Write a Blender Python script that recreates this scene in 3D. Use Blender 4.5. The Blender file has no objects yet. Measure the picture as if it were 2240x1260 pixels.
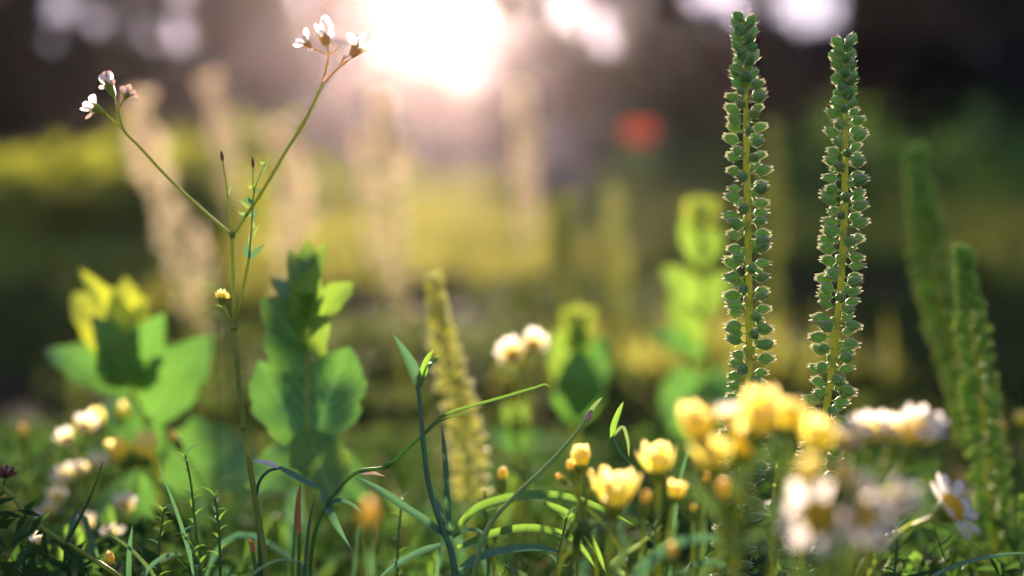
import bpy, math, random
import numpy as np
from mathutils import Vector, Matrix, Quaternion
R = math.radians
random.seed(7)
rng = np.random.default_rng(11)
scene = bpy.context.scene
col = scene.collection

# ------------------------------------------------------------------ camera
H = 0.32                       # lens height above the soil
K = 0.0003125                  # view slope per photo pixel (2240 px wide)
FOCUS = 0.60
PITCH = math.atan(300 * K)     # horizon at photo row 330
cam_d = bpy.data.cameras.new('camera')
cam = bpy.data.objects.new('camera', cam_d)
col.objects.link(cam)
scene.camera = cam
cam.location = (0, 0, H)
cam.rotation_euler = (math.pi / 2 - PITCH, 0, 0)
cam_d.sensor_width = 36
cam_d.lens = 18 / (1120 * K)
cam_d.clip_start = 0.01
cam_d.clip_end = 500
cam_d.dof.use_dof = True
cam_d.dof.focus_distance = FOCUS
cam_d.dof.aperture_fstop = 3.0
scene.render.resolution_x, scene.render.resolution_y = 1024, 576

# ------------------------------------------------------------------ sky, sun, exposure
SUN_EL = R(6.9)
SUN_AZ = R(-2.4)               # from +Y towards +X
SDIR = Vector((math.sin(SUN_AZ) * math.cos(SUN_EL), math.cos(SUN_AZ) * math.cos(SUN_EL), math.sin(SUN_EL)))
world = bpy.data.worlds.new('World')
scene.world = world
world.use_nodes = True
nt = world.node_tree
bg = nt.nodes['Background']
sky = nt.nodes.new('ShaderNodeTexSky')
sky.sky_type = 'NISHITA'
sky.sun_disc = False
sky.sun_elevation = SUN_EL
sky.sun_rotation = SUN_AZ
sky.dust_density = 1.0
tint = nt.nodes.new('ShaderNodeMix')
tint.data_type = 'RGBA'
tint.blend_type = 'MULTIPLY'
tint.inputs[0].default_value = 1.0
tint.inputs[7].default_value = (0.92, 0.88, 1.20, 1)
# soft cap on the sky colour: the glare round the low sun levels off instead of growing without end
SKY_CAP = 0.9
vadd = nt.nodes.new('ShaderNodeVectorMath'); vadd.operation = 'MULTIPLY_ADD'
vadd.inputs[1].default_value = (1 / SKY_CAP,) * 3
vadd.inputs[2].default_value = (1, 1, 1)
vdiv = nt.nodes.new('ShaderNodeVectorMath'); vdiv.operation = 'DIVIDE'
nt.links.new(sky.outputs['Color'], vadd.inputs[0])
nt.links.new(sky.outputs['Color'], vdiv.inputs[0])
nt.links.new(vadd.outputs[0], vdiv.inputs[1])
nt.links.new(vdiv.outputs[0], tint.inputs[6])
nt.links.new(tint.outputs[2], bg.inputs['Color'])
bg.inputs['Strength'].default_value = 0.15
sun_d = bpy.data.lights.new('sun', 'SUN')
sun_d.energy = 3.1
sun_d.angle = R(0.6)
sun_d.color = (1.0, 0.79, 0.60)
sun = bpy.data.objects.new('sun', sun_d)
col.objects.link(sun)
sun.rotation_euler = SDIR.to_track_quat('Z', 'Y').to_euler()
sun.location = (0, 0, 12)
vs = scene.view_settings
vs.view_transform = 'Standard'
vs.look = 'None'
vs.exposure = 2.9
vs.gamma = 1.0
cy = scene.cycles
cy.max_bounces = 6
cy.diffuse_bounces = 3
cy.glossy_bounces = 2
cy.transmission_bounces = 4
cy.volume_bounces = 0
cy.transparent_max_bounces = 6
cy.sample_clamp_indirect = 6
cy.use_denoising = True
cy.use_light_tree = False

# ------------------------------------------------------------------ helpers
FWD = Vector((0, math.cos(PITCH), -math.sin(PITCH)))
UPV = Vector((0, math.sin(PITCH), math.cos(PITCH)))
RGT = Vector((1, 0, 0))
CAMP = Vector((0, 0, H))


def P(px, py, z=FOCUS):
    """the point of the place that the photo shows at (px, py), z metres deep"""
    return CAMP + FWD * z + RGT * ((px - 1120) * K * z) - UPV * ((py - 630) * K * z)


def M(px, z=FOCUS):
    return px * K * z


def spline(pts, n=8):
    """smooth curve through the points, tangents scaled by the lengths of the pieces"""
    pts = [Vector(p) for p in pts]
    if len(pts) < 3:
        return [pts[0].lerp(pts[-1], i / n) for i in range(n + 1)]
    ln = [max(1e-7, (b - a).length) for a, b in zip(pts, pts[1:])]
    sl = [(b - a) / l_ for a, b, l_ in zip(pts, pts[1:], ln)]
    tg = [sl[0]] + [(sl[i - 1] * ln[i] + sl[i] * ln[i - 1]) / (ln[i - 1] + ln[i]) for i in range(1, len(sl))] + [sl[-1]]
    out = []
    for i in range(len(pts) - 1):
        for j in range(n):
            t = j / n
            h1, h2 = 2 * t ** 3 - 3 * t * t + 1, t ** 3 - 2 * t * t + t
            out.append(pts[i] * h1 + tg[i] * (h2 * ln[i]) + pts[i + 1] * (1 - h1) + tg[i + 1] * ((t ** 3 - t * t) * ln[i]))
    out.append(pts[-1].copy())
    return out


class MB:
    def __init__(s):
        s.v, s.f, s.m, s.uv = [], [], [], []

    def add(s, verts, faces, mat=0, uvs=None):
        o = len(s.v)
        s.v += [tuple(p) for p in verts]
        s.uv += uvs if uvs else [(0.5, 0.0)] * len(verts)
        for f in faces:
            s.f.append(tuple(i + o for i in f))
            s.m.append(mat)

    def grid(s, rows, mat=0, uvs=None, closed=False):
        n, m = len(rows), len(rows[0])
        vs_ = [p for r in rows for p in r]
        fs = []
        for i in range(n - 1):
            for j in range(m if closed else m - 1):
                k = (j + 1) % m
                fs.append((i * m + j, i * m + k, (i + 1) * m + k, (i + 1) * m + j))
        s.add(vs_, fs, mat, uvs)

    def tube(s, pts, radii, n=7, mat=0, rib=0.0):
        if not isinstance(radii, (list, tuple)):
            radii = [radii] * len(pts)
        t0 = (pts[1] - pts[0]).normalized()
        a = t0.orthogonal().normalized()
        rows, uvs = [], []
        for i, p in enumerate(pts):
            t = (pts[min(i + 1, len(pts) - 1)] - pts[max(i - 1, 0)]).normalized()
            a = (a - t * a.dot(t)).normalized()
            b = t.cross(a)
            rr = radii[min(i, len(radii) - 1)] if len(radii) == len(pts) else radii[0] + (radii[-1] - radii[0]) * i / (len(pts) - 1)
            rows.append([p + (a * math.cos(2 * math.pi * j / n) + b * math.sin(2 * math.pi * j / n)) * rr * (1 + (rib if j % 2 else -rib)) for j in range(n)])
            uvs += [(i / (len(pts) - 1), j / n) for j in range(n)]
        s.grid(rows, mat, uvs, closed=True)
        o = len(s.v)
        s.v += [tuple(pts[0]), tuple(pts[-1])]
        s.uv += [(0, 0), (1, 0)]
        b0, b1 = o - len(rows) * n, o - n
        for j in range(n):
            k = (j + 1) % n
            s.f.append((o, b0 + k, b0 + j)); s.m.append(mat)
            s.f.append((o + 1, b1 + j, b1 + k)); s.m.append(mat)

    def lathe(s, base, axis, prof, n=10, mat=0, lobes=0, amp=0.0):
        axis = axis.normalized()
        a = axis.orthogonal().normalized()
        b = axis.cross(a)
        rows, uvs = [], []
        for i, (h, r) in enumerate(prof):
            row = []
            for j in range(n):
                th = 2 * math.pi * j / n
                rr = max(r, 1e-6) * (1 + amp * math.cos(lobes * th))
                row.append(base + axis * h + (a * math.cos(th) + b * math.sin(th)) * rr)
            rows.append(row)
            uvs += [(i / (len(prof) - 1), j / n) for j in range(n)]
        s.grid(rows, mat, uvs, closed=True)

    def leaf(s, base, tip, width, nrm, bend=0.08, fold=0.2, shape='ovate', nu=12, nv=6, mat=0, wave=0.0, twist=0.0, path=None, seed=0):
        """a blade from base to tip (or along path), its face towards nrm"""
        r = random.Random(seed or random.random())
        ph = r.random() * 6.28
        base, tip = Vector(base), Vector(tip)
        L = (tip - base).length
        if path is None:
            path = [base.lerp(tip, i / nu) for i in range(nu + 1)]
            bow = True
        else:
            bow = False
        nu = len(path) - 1
        rows, uvs = [], []
        for i in range(nu + 1):
            u = i / nu
            t = (path[min(i + 1, nu)] - path[max(i - 1, 0)]).normalized()
            nn = Vector(nrm)
            if twist:
                nn = Quaternion(t, twist * u) @ nn
            sd = t.cross(nn)
            sd = sd.normalized() if sd.length > 1e-6 else t.orthogonal().normalized()
            n2 = sd.cross(t).normalized()
            c = path[i].copy()
            if bow:
                c += n2 * bend * L * math.sin(math.pi * u) 
            if shape == 'ovate':
                w = math.sin(math.pi * min(1, u ** 0.75)) ** 0.8
            elif shape == 'obovate':
                w = math.sin(math.pi * min(1, u ** 1.5)) ** 0.75
            elif shape == 'elliptic':
                w = math.sin(math.pi * u) ** 0.85
            elif shape == 'lance':
                w = math.sin(math.pi * min(1, u ** 0.6)) ** 1.0
            elif shape == 'petal':
                w = (min(1, 0.25 + u * 1.4)) * (1 - max(0, (u - 0.72) / 0.28) ** 2.2) ** 0.5 if u < 1 else 0.12
            else:   # linear
                w = min(1, 0.55 + u * 2) * (1 - u ** 5) 
            w = max(w, 0.04) * width / 2
            if wave == 0.035:
                w *= 1 + .05 * math.sin(u * 23 + ph) + .03 * math.sin(u * 51 + 2 * ph)
            row = []
            for j in range(nv + 1):
                v = 2 * j / nv - 1
                wv = wave * width * math.sin(u * 14 + ph + (1.5 if v > 0 else 0)) * abs(v) * math.sin(math.pi * u)
                row.append(c + sd * v * w + n2 * (fold * w * abs(v) ** 1.3 + wv + (wave * .35 * width * abs(math.sin(u * 30 - abs(v) * 8)) * math.sin(math.pi * u) if wave == 0.035 else 0)))
                uvs.append((u, v))
            rows.append(row)
        s.grid(rows, mat, uvs)

    def build(s, name, mats, parent=None, origin=None, subsurf=0):
        me = bpy.data.meshes.new(name)
        o = Vector(origin) if origin is not None else Vector((0, 0, 0))
        vv = [(p[0] - o.x, p[1] - o.y, p[2] - o.z) for p in s.v]
        me.from_pydata(vv, [], s.f)
        if not isinstance(mats, (list, tuple)):
            mats = [mats]
        for m in mats:
            me.materials.append(m)
        me.polygons.foreach_set('material_index', s.m)
        me.polygons.foreach_set('use_smooth', [True] * len(s.f))
        uvl = me.uv_layers.new(name='UVMap')
        li = np.empty(len(me.loops), dtype=np.int32)
        me.loops.foreach_get('vertex_index', li)
        uvl.data.foreach_set('uv', np.array(s.uv, dtype=np.float32)[li].ravel())
        me.update()
        ob = bpy.data.objects.new(name, me)
        col.objects.link(ob)
        if parent is not None:
            ob.parent = parent
        elif origin is not None:
            ob.location = o
        return ob


def tag(o, label, cat, group=None, kind=None):
    if label: o['label'] = label
    if cat: o['category'] = cat
    if group: o['group'] = group
    if kind: o['kind'] = kind
    return o


def thing(name, loc, label, cat, group=None):
    o = bpy.data.objects.new(name, None)
    o.empty_display_size = 0.01
    o.location = loc
    col.objects.link(o)
    return tag(o, label, cat, group)


# ------------------------------------------------------------------ materials
def mat_new(name):
    m = bpy.data.materials.new(name)
    m.use_nodes = True
    n = m.node_tree.nodes
    n.clear()
    return m, n, m.node_tree.links


def plant_mat(name, c1, c2, trans, tmix=0.4, rough=0.5, scale=120, veins=0.0, sheen=0.0, tip=None, tip_from=0.5, spec=0.4, edge=None, blotch=None, obj_var=0.25):
    """thin plant tissue: mottled face colour, light passing through it"""
    m, n, l = mat_new(name)
    out = n.new('ShaderNodeOutputMaterial')
    tc = n.new('ShaderNodeTexCoord')
    noi = n.new('ShaderNodeTexNoise')
    noi.inputs['Scale'].default_value = scale
    noi.inputs['Detail'].default_value = 4
    l.new(tc.outputs['Object'], noi.inputs['Vector'])
    ramp = n.new('ShaderNodeValToRGB')
    ramp.color_ramp.elements[0].position = 0.33
    ramp.color_ramp.elements[1].position = 0.68
    ramp.color_ramp.elements[0].color = (*c1, 1)
    ramp.color_ramp.elements[1].color = (*c2, 1)
    l.new(noi.outputs['Fac'], ramp.inputs['Fac'])
    colr = ramp.outputs['Color']
    uv = n.new('ShaderNodeUVMap')
    sep = n.new('ShaderNodeSeparateXYZ')
    l.new(uv.outputs['UV'], sep.inputs['Vector'])

    def mixc(fac, a, b):
        mx = n.new('ShaderNodeMix')
        mx.data_type = 'RGBA'
        if isinstance(fac, (int, float)):
            mx.inputs[0].default_value = fac
        else:
            l.new(fac, mx.inputs[0])
        for s_, x in ((6, a), (7, b)):
            if isinstance(x, tuple):
                mx.inputs[s_].default_value = (*x, 1)
            else:
                l.new(x, mx.inputs[s_])
        return mx.outputs[2]

    def math_(op, a, b=None):
        mm = n.new('ShaderNodeMath')
        mm.operation = op
        for i, x in enumerate((a, b)):
            if x is None: continue
            if isinstance(x, (int, float)):
                mm.inputs[i].default_value = x
            else:
                l.new(x, mm.inputs[i])
        return mm.outputs[0]

    tcol = None
    if tip:
        mr = n.new('ShaderNodeMapRange')
        mr.inputs['From Min'].default_value = tip_from
        mr.inputs['From Max'].default_value = 1.0
        l.new(sep.outputs['X'], mr.inputs['Value'])
        colr = mixc(mr.outputs[0], colr, tip)
        tcol = mixc(mr.outputs[0], trans, tip)
    bump_h = None
    if veins:
        # midrib and side veins from the blade's own coordinates
        av = math_('ABSOLUTE', sep.outputs['Y'])
        mid = math_('LESS_THAN', av, 0.07)
        ph = math_('SUBTRACT', math_('MULTIPLY', sep.outputs['X'], 30.0), math_('MULTIPLY', av, 9.0))
        sv = math_('POWER', math_('ABSOLUTE', math_('SINE', ph)), 8.0)
        vf = math_('MULTIPLY', math_('MAXIMUM', mid, math_('SUBTRACT', 1.0, math_('MULTIPLY', 1.0, math_('GREATER_THAN', math_('ABSOLUTE', math_('SINE', ph)), 0.26)))), veins)
        colr = mixc(vf, colr, tuple(min(1, c * 2.2 + 0.03) for c in c2))
        bump_h = math_('ABSOLUTE', math_('SINE', ph))
    if blotch:
        n2 = n.new('ShaderNodeTexNoise')
        n2.inputs['Scale'].default_value = scale * 0.35
        l.new(tc.outputs['Object'], n2.inputs['Vector'])
        r2 = n.new('ShaderNodeValToRGB')
        r2.color_ramp.elements[0].position = 0.58
        r2.color_ramp.elements[1].position = 0.70
        l.new(n2.outputs['Fac'], r2.inputs['Fac'])
        colr = mixc(r2.outputs['Color'], colr, blotch)
    if obj_var:
        oi = n.new('ShaderNodeObjectInfo')
        hsv = n.new('ShaderNodeHueSaturation')
        val = math_('ADD', math_('MULTIPLY', oi.outputs['Random'], obj_var * 2), 1 - obj_var)
        l.new(val, hsv.inputs['Value'])
        l.new(colr, hsv.inputs['Color'])
        colr = hsv.outputs['Color']
    bs = n.new('ShaderNodeBsdfPrincipled')
    l.new(colr, bs.inputs['Base Color'])
    bs.inputs['Roughness'].default_value = rough
    bs.inputs['Specular IOR Level'].default_value = spec
    if sheen:
        bs.inputs['Sheen Weight'].default_value = sheen
        bs.inputs['Sheen Roughness'].default_value = 0.4
    bp = n.new('ShaderNodeBump')
    bp.inputs['Strength'].default_value = 0.35
    bp.inputs['Distance'].default_value = 0.00042
    l.new(bump_h if bump_h is not None else noi.outputs['Fac'], bp.inputs['Height'])
    l.new(bp.outputs['Normal'], bs.inputs['Normal'])
    tr = n.new('ShaderNodeBsdfTranslucent')
    if tcol is not None:
        l.new(tcol, tr.inputs['Color'])
    else:
        l.new(mixc(noi.outputs['Fac'], trans, tuple(c * 0.75 for c in trans)), tr.inputs['Color'])
    mix = n.new('ShaderNodeMixShader')
    mix.inputs[0].default_value = tmix
    l.new(bs.outputs[0], mix.inputs[1])
    l.new(tr.outputs[0], mix.inputs[2])
    l.new(mix.outputs[0], out.inputs['Surface'])
    return m


MT = {}
MT['capsule'] = plant_mat('capsule', (0.11, 0.27, 0.075), (0.19, 0.38, 0.12), (0.32, 0.54, 0.11), 0.48, 0.5, 700, sheen=0.4)
MT['backlit_peach'] = plant_mat('backlit_peach', (0.86, 0.72, 0.58), (0.92, 0.80, 0.66), (1.0, 0.90, 0.76), 0.8, 0.6, 300, obj_var=0.15)  # background seed heads, the sun's backlight put into the pale peach colour
MT['soft'] = plant_mat('soft', (0.16, 0.36, 0.05), (0.26, 0.46, 0.09), (0.40, 0.60, 0.07), 0.4, 0.6, 300, spec=.2, obj_var=0.1)
MT['soft_rim'] = plant_mat('soft_rim', (0.22, 0.36, 0.09), (0.32, 0.44, 0.13), (0.46, 0.56, 0.12), 0.5, 0.6, 300, spec=.2, obj_var=0.1)
MT['capsule_lit'] = plant_mat('capsule_lit', (0.30, 0.42, 0.08), (0.42, 0.50, 0.14), (0.88, 0.86, 0.34), 0.68, 0.6, 300, obj_var=0.1)  # lit version of the capsule green, backlight put into its pale yellow
MT['capsule_rim'] = plant_mat('capsule_rim', (0.50, 0.53, 0.36), (0.62, 0.62, 0.46), (0.74, 0.72, 0.50), 0.5, 0.6, 500, obj_var=0.1)
MT['spike_stem'] = plant_mat('spike_stem', (0.26, 0.33, 0.05), (0.38, 0.42, 0.08), (0.55, 0.58, 0.08), 0.45, 0.5, 300, sheen=0.3, obj_var=0.1)
MT['stem'] = plant_mat('stem', (0.20, 0.28, 0.04), (0.30, 0.37, 0.07), (0.42, 0.48, 0.07), 0.45, 0.5, 400, sheen=0.2, obj_var=0.15)
MT['stem_dark'] = plant_mat('stem_dark', (0.05, 0.11, 0.03), (0.09, 0.17, 0.05), (0.12, 0.22, 0.05), 0.3, 0.5, 300)
MT['leaf'] = plant_mat('leaf', (0.065, 0.20, 0.05), (0.115, 0.28, 0.07), (0.13, 0.31, 0.04), 0.38, 0.5, 90, veins=0.6, blotch=(0.16, 0.17, 0.05), obj_var=0.2)
MT['leaf_young'] = plant_mat('leaf_young', (0.085, 0.21, 0.04), (0.13, 0.27, 0.055), (0.25, 0.40, 0.04), 0.45, 0.5, 120, veins=0.45, obj_var=0.15)
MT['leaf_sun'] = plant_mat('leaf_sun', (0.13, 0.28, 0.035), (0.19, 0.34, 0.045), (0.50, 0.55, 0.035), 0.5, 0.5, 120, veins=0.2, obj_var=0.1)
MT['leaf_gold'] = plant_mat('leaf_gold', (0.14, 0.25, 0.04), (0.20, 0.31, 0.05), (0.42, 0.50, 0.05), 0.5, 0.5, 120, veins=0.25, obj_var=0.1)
MT['grass'] = plant_mat('grass', (0.06, 0.17, 0.03), (0.10, 0.23, 0.045), (0.20, 0.38, 0.04), 0.45, 0.5, 200, obj_var=0.2)
MT['bluegrass'] = plant_mat('bluegrass', (0.045, 0.135, 0.075), (0.08, 0.19, 0.11), (0.10, 0.25, 0.09), 0.3, 0.42, 200, obj_var=0.2)
MT['palegrass'] = plant_mat('palegrass', (0.13, 0.25, 0.085), (0.20, 0.32, 0.12), (0.26, 0.38, 0.10), 0.3, 0.5, 200, obj_var=0.1)
MT['dry'] = plant_mat('dry', (0.30, 0.10, 0.04), (0.42, 0.17, 0.07), (0.5, 0.2, 0.08), 0.3, 0.7, 300, obj_var=0.1)
MT['wither'] = plant_mat('wither', (0.34, 0.24, 0.19), (0.52, 0.41, 0.37), (0.45, 0.32, 0.26), 0.35, 0.7, 500, blotch=(0.16, 0.09, 0.07), obj_var=0.15)
MT['darkbud'] = plant_mat('darkbud', (0.08, 0.03, 0.02), (0.14, 0.06, 0.04), (0.2, 0.08, 0.04), 0.2, 0.6, 500)
MT['white'] = plant_mat('white', (0.76, 0.72, 0.72), (0.84, 0.80, 0.80), (0.92, 0.84, 0.84), 0.6, 0.5, 300, obj_var=0.05)
MT['yellow'] = plant_mat('yellow', (0.88, 0.72, 0.07), (0.92, 0.78, 0.13), (0.99, 0.89, 0.13), 0.68, 0.75, 200, spec=0.12, tip=(0.92, 0.74, 0.32), tip_from=0.45, obj_var=0.08)
MT['peach'] = plant_mat('peach', (0.84, 0.63, 0.09), (0.87, 0.68, 0.13), (0.97, 0.80, 0.16), 0.6, 0.5, 200, tip=(0.88, 0.66, 0.38), tip_from=0.6, obj_var=0.08)
MT['disc'] = plant_mat('disc', (0.80, 0.55, 0.02), (0.86, 0.62, 0.04), (0.95, 0.70, 0.03), 0.55, 0.6, 900, obj_var=0.05)
MT['calyx'] = plant_mat('calyx', (0.10, 0.18, 0.025), (0.17, 0.26, 0.04), (0.34, 0.40, 0.04), 0.35, 0.5, 300, obj_var=0.15)
MT['calyx_tan'] = plant_mat('calyx_tan', (0.45, 0.34, 0.13), (0.55, 0.42, 0.18), (0.75, 0.52, 0.2), 0.4, 0.5, 300, obj_var=0.1)
MT['red'] = plant_mat('red', (0.66, 0.09, 0.03), (0.74, 0.13, 0.05), (0.9, 0.18, 0.07), 0.5, 0.5, 60, obj_var=0)
MT['tree_leaf'] = plant_mat('tree_leaf', (0.010, 0.018, 0.020), (0.020, 0.030, 0.028), (0.04, 0.05, 0.025), 0.2, 0.6, 0.9, obj_var=0.1)
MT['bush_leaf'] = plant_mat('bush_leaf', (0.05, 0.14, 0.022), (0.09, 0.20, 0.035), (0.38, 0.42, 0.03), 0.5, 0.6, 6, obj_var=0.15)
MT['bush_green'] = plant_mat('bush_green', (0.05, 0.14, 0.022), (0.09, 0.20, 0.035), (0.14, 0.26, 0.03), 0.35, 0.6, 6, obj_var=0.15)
MT['meadow'] = plant_mat('meadow', (0.045, 0.15, 0.02), (0.10, 0.19, 0.032), (0.38, 0.37, 0.06), 0.45, 0.6, 1.5, obj_var=0)
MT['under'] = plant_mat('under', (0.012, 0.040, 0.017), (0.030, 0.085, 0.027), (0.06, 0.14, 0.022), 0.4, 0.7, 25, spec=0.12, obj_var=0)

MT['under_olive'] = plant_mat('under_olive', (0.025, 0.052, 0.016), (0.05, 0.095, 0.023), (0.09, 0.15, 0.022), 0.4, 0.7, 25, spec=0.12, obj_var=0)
MT['weed'] = plant_mat('weed', (0.022, 0.050, 0.018), (0.045, 0.080, 0.026), (0.11, 0.15, 0.03), 0.4, 0.7, 3, spec=0.1, obj_var=0)
MT['straw'] = plant_mat('straw', (0.22, 0.15, 0.07), (0.36, 0.27, 0.13), (0.4, 0.3, 0.15), 0.3, 0.8, 30, spec=0.1, obj_var=0)


def solid_mat(name, c1, c2, scale, rough=0.9, c3=None, bump=0.02, detail=6):
    m, n, l = mat_new(name)
    out = n.new('ShaderNodeOutputMaterial')
    tc = n.new('ShaderNodeTexCoord')
    noi = n.new('ShaderNodeTexNoise')
    noi.inputs['Scale'].default_value = scale
    noi.inputs['Detail'].default_value = detail
    l.new(tc.outputs['Object'], noi.inputs['Vector'])
    r = n.new('ShaderNodeValToRGB')
    r.color_ramp.elements[0].position = 0.35
    r.color_ramp.elements[1].position = 0.65
    r.color_ramp.elements[0].color = (*c1, 1)
    r.color_ramp.elements[1].color = (*c2, 1)
    if c3:
        e = r.color_ramp.elements.new(0.8)
        e.color = (*c3, 1)
    l.new(noi.outputs['Fac'], r.inputs['Fac'])
    bs = n.new('ShaderNodeBsdfPrincipled')
    bs.inputs['Roughness'].default_value = rough
    bs.inputs['Specular IOR Level'].default_value = 0.05
    l.new(r.outputs['Color'], bs.inputs['Base Color'])
    bp = n.new('ShaderNodeBump')
    bp.inputs['Distance'].default_value = bump
    l.new(noi.outputs['Fac'], bp.inputs['Height'])
    l.new(bp.outputs['Normal'], bs.inputs['Normal'])
    l.new(bs.outputs[0], out.inputs['Surface'])
    return m


MT['soil'] = solid_mat('soil', (0.010, 0.0075, 0.006), (0.025, 0.017, 0.011), 5, c3=(0.045, 0.030, 0.016))
MT['bark'] = solid_mat('bark', (0.025, 0.02, 0.018), (0.06, 0.048, 0.04), 9)
MT['stone'] = solid_mat('stone', (0.13, 0.12, 0.12), (0.22, 0.20, 0.20), 14)

# ------------------------------------------------------------------ ground
mb = MB()
xs = np.concatenate([np.linspace(-120, -8, 12), np.linspace(-7, 7, 57), np.linspace(8, 120, 12)])
ys = np.concatenate([np.linspace(-40, -2, 8), np.linspace(-1, 16, 69), np.linspace(18, 62, 12)])


def gz(x, y):
    d = max(0, y - 1.6)
    return 0.02 * min(1, d) * (math.sin(x * 1.7 + 0.4) * math.sin(y * 1.3) + 0.5 * math.sin(x * 4.1 + y * 2.7))


mb.grid([[Vector((x, y, gz(x, y))) for x in xs] for y in ys])
g = mb.build('ground', MT['soil'])
tag(g, 'dark bare soil under the plants and meadow', 'ground', kind='structure')


mb = MB()
rows = []
for yy, hh in ((44, 0), (46, .55), (48, .85), (51, 1.0), (54, .9), (58, .5), (60, 0)):
    rows.append([Vector((x_, yy + 1.2 * math.sin(x_ * .35), -.02 + hh * (3.2 + .45 * math.sin(x_ * .8 + yy * .1) + .3 * math.sin(x_ * 2.1 + yy * .4) + .02 * abs(x_)))) for x_ in np.linspace(-60, 60, 121)])
mb.grid(rows)  # added bank: covers the bright low sky, low enough to pass the sun
o = mb.build('hill', plant_mat('hill', (0.03, 0.05, 0.025), (0.06, 0.08, 0.035), (0.05, 0.06, 0.02), 0.0, 0.9, 0.8, spec=.05, obj_var=0))
tag(o, 'low far bank seen hazily through the opening in the wood', 'hill', kind='structure')

# ------------------------------------------------------------------ leaf clouds (numpy)
def leaf_cloud(name, pts, size, mat, parent=None, origin=(0, 0, 0), flat=0.0, aspect=0.6):
    """many small pointed leaves, each a bent pair of faces"""
    n = len(pts)
    d = rng.normal(size=(n, 3)); d[:, 2] *= (1 - flat)
    d /= np.linalg.norm(d, axis=1)[:, None]
    e = rng.normal(size=(n, 3))
    e = np.cross(d, e); e /= np.linalg.norm(e, axis=1)[:, None]
    nn = np.cross(d, e)
    s = size * rng.uniform(0.55, 1.3, n)[:, None]
    p = pts - np.array(origin)
    a = p - d * s * 0.5
    b = p + e * s * aspect * 0.5 + nn * s * 0.12
    c = p + d * s * 0.5
    f = p - e * s * aspect * 0.5 + nn * s * 0.12
    v = np.stack([a, b, c, f], 1).reshape(-1, 3)
    me = bpy.data.meshes.new(name)
    me.vertices.add(4 * n)
    me.vertices.foreach_set('co', v.astype(np.float32).ravel())
    me.loops.add(6 * n)
    idx = np.arange(n)[:, None] * 4 + np.array([0, 1, 2, 0, 2, 3])[None]
    me.loops.foreach_set('vertex_index', idx.astype(np.int32).ravel())
    me.polygons.add(2 * n)
    me.polygons.foreach_set('loop_start', np.arange(0, 6 * n, 3, dtype=np.int32))
    me.materials.append(mat)
    me.update(calc_edges=True)
    me.validate()
    ob = bpy.data.objects.new(name, me)
    col.objects.link(ob)
    if parent: ob.parent = parent
    else: ob.location = origin
    return ob


# gaps of the canopy: the opening where the low sun comes in, and smaller holes (photo px, radius)
HOLES = [(378, 75, 28), (398, -26, 20), (136, 14, 24), (212, 50, 17), (112, 88, 16), (160, 85, 9), (95, 40, 9), (210, 95, 6), (583, 100, 15), (668, -8, 24), (668, 128, 11), (610, 125, 8),
         (1240, 12, 25), (1312, 82, 28), (1290, 25, 26), (1335, 112, 12), (1265, 60, 12), (1540, -20, 30), (1590, -10, 28), (1630, 20, 22), (1655, 45, 12), (1735, 12, 36), (1795, 18, 36), (1770, -25, 36), (1762, 45, 22), (1490, 85, 9),
         (1400, -10, 10), (480, 15, 8), (760, 60, 10), (1120, 60, 9), (1180, 20, 10), (250, 130, 5), (1560, 60, 9), (20, 300, 6)]
BEAM = (-1.35, 0.26)          # the strip of ground the opening lets the sun reach


def keep(pts):
    """leaves that do not stand in one of the gaps"""
    x, y, z = pts[:, 0], pts[:, 1], pts[:, 2] - H
    zc = y * FWD.y + z * FWD.z
    px = 1120 + x / (K * zc)
    py = 630 - (y * UPV.y + z * UPV.z) / (K * zc)
    ok = np.ones(len(pts), bool)
    for hx, hy, hr in HOLES:
        hr = hr * 1.42
        ok &= (px - hx) ** 2 + (py - hy) ** 2 > (hr * (1 + 0.12 * np.sin(5 * np.arctan2(py - hy, px - hx) + hx))) ** 2
    ox = x - y * math.tan(SUN_AZ)
    oz = z + H - y * math.tan(SUN_EL)
    w = 0.18 * np.sin(z * 3.1) + 0.1 * np.sin(z * 7.7 + 1)
    ok &= ~((ox > -2.0 + w) & (ox < .05 + w) & (oz > -1.4) & (oz < -.8))
    ok &= ~((ox > -.72 + w) & (ox < BEAM[1] - .03 + w) & (oz > -.72) & (oz < 0))
    ok &= ~((ox > BEAM[0] + w) & (ox < BEAM[1] + w) & (oz > -0.36) & (oz < 1.0))
    return ok


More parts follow.
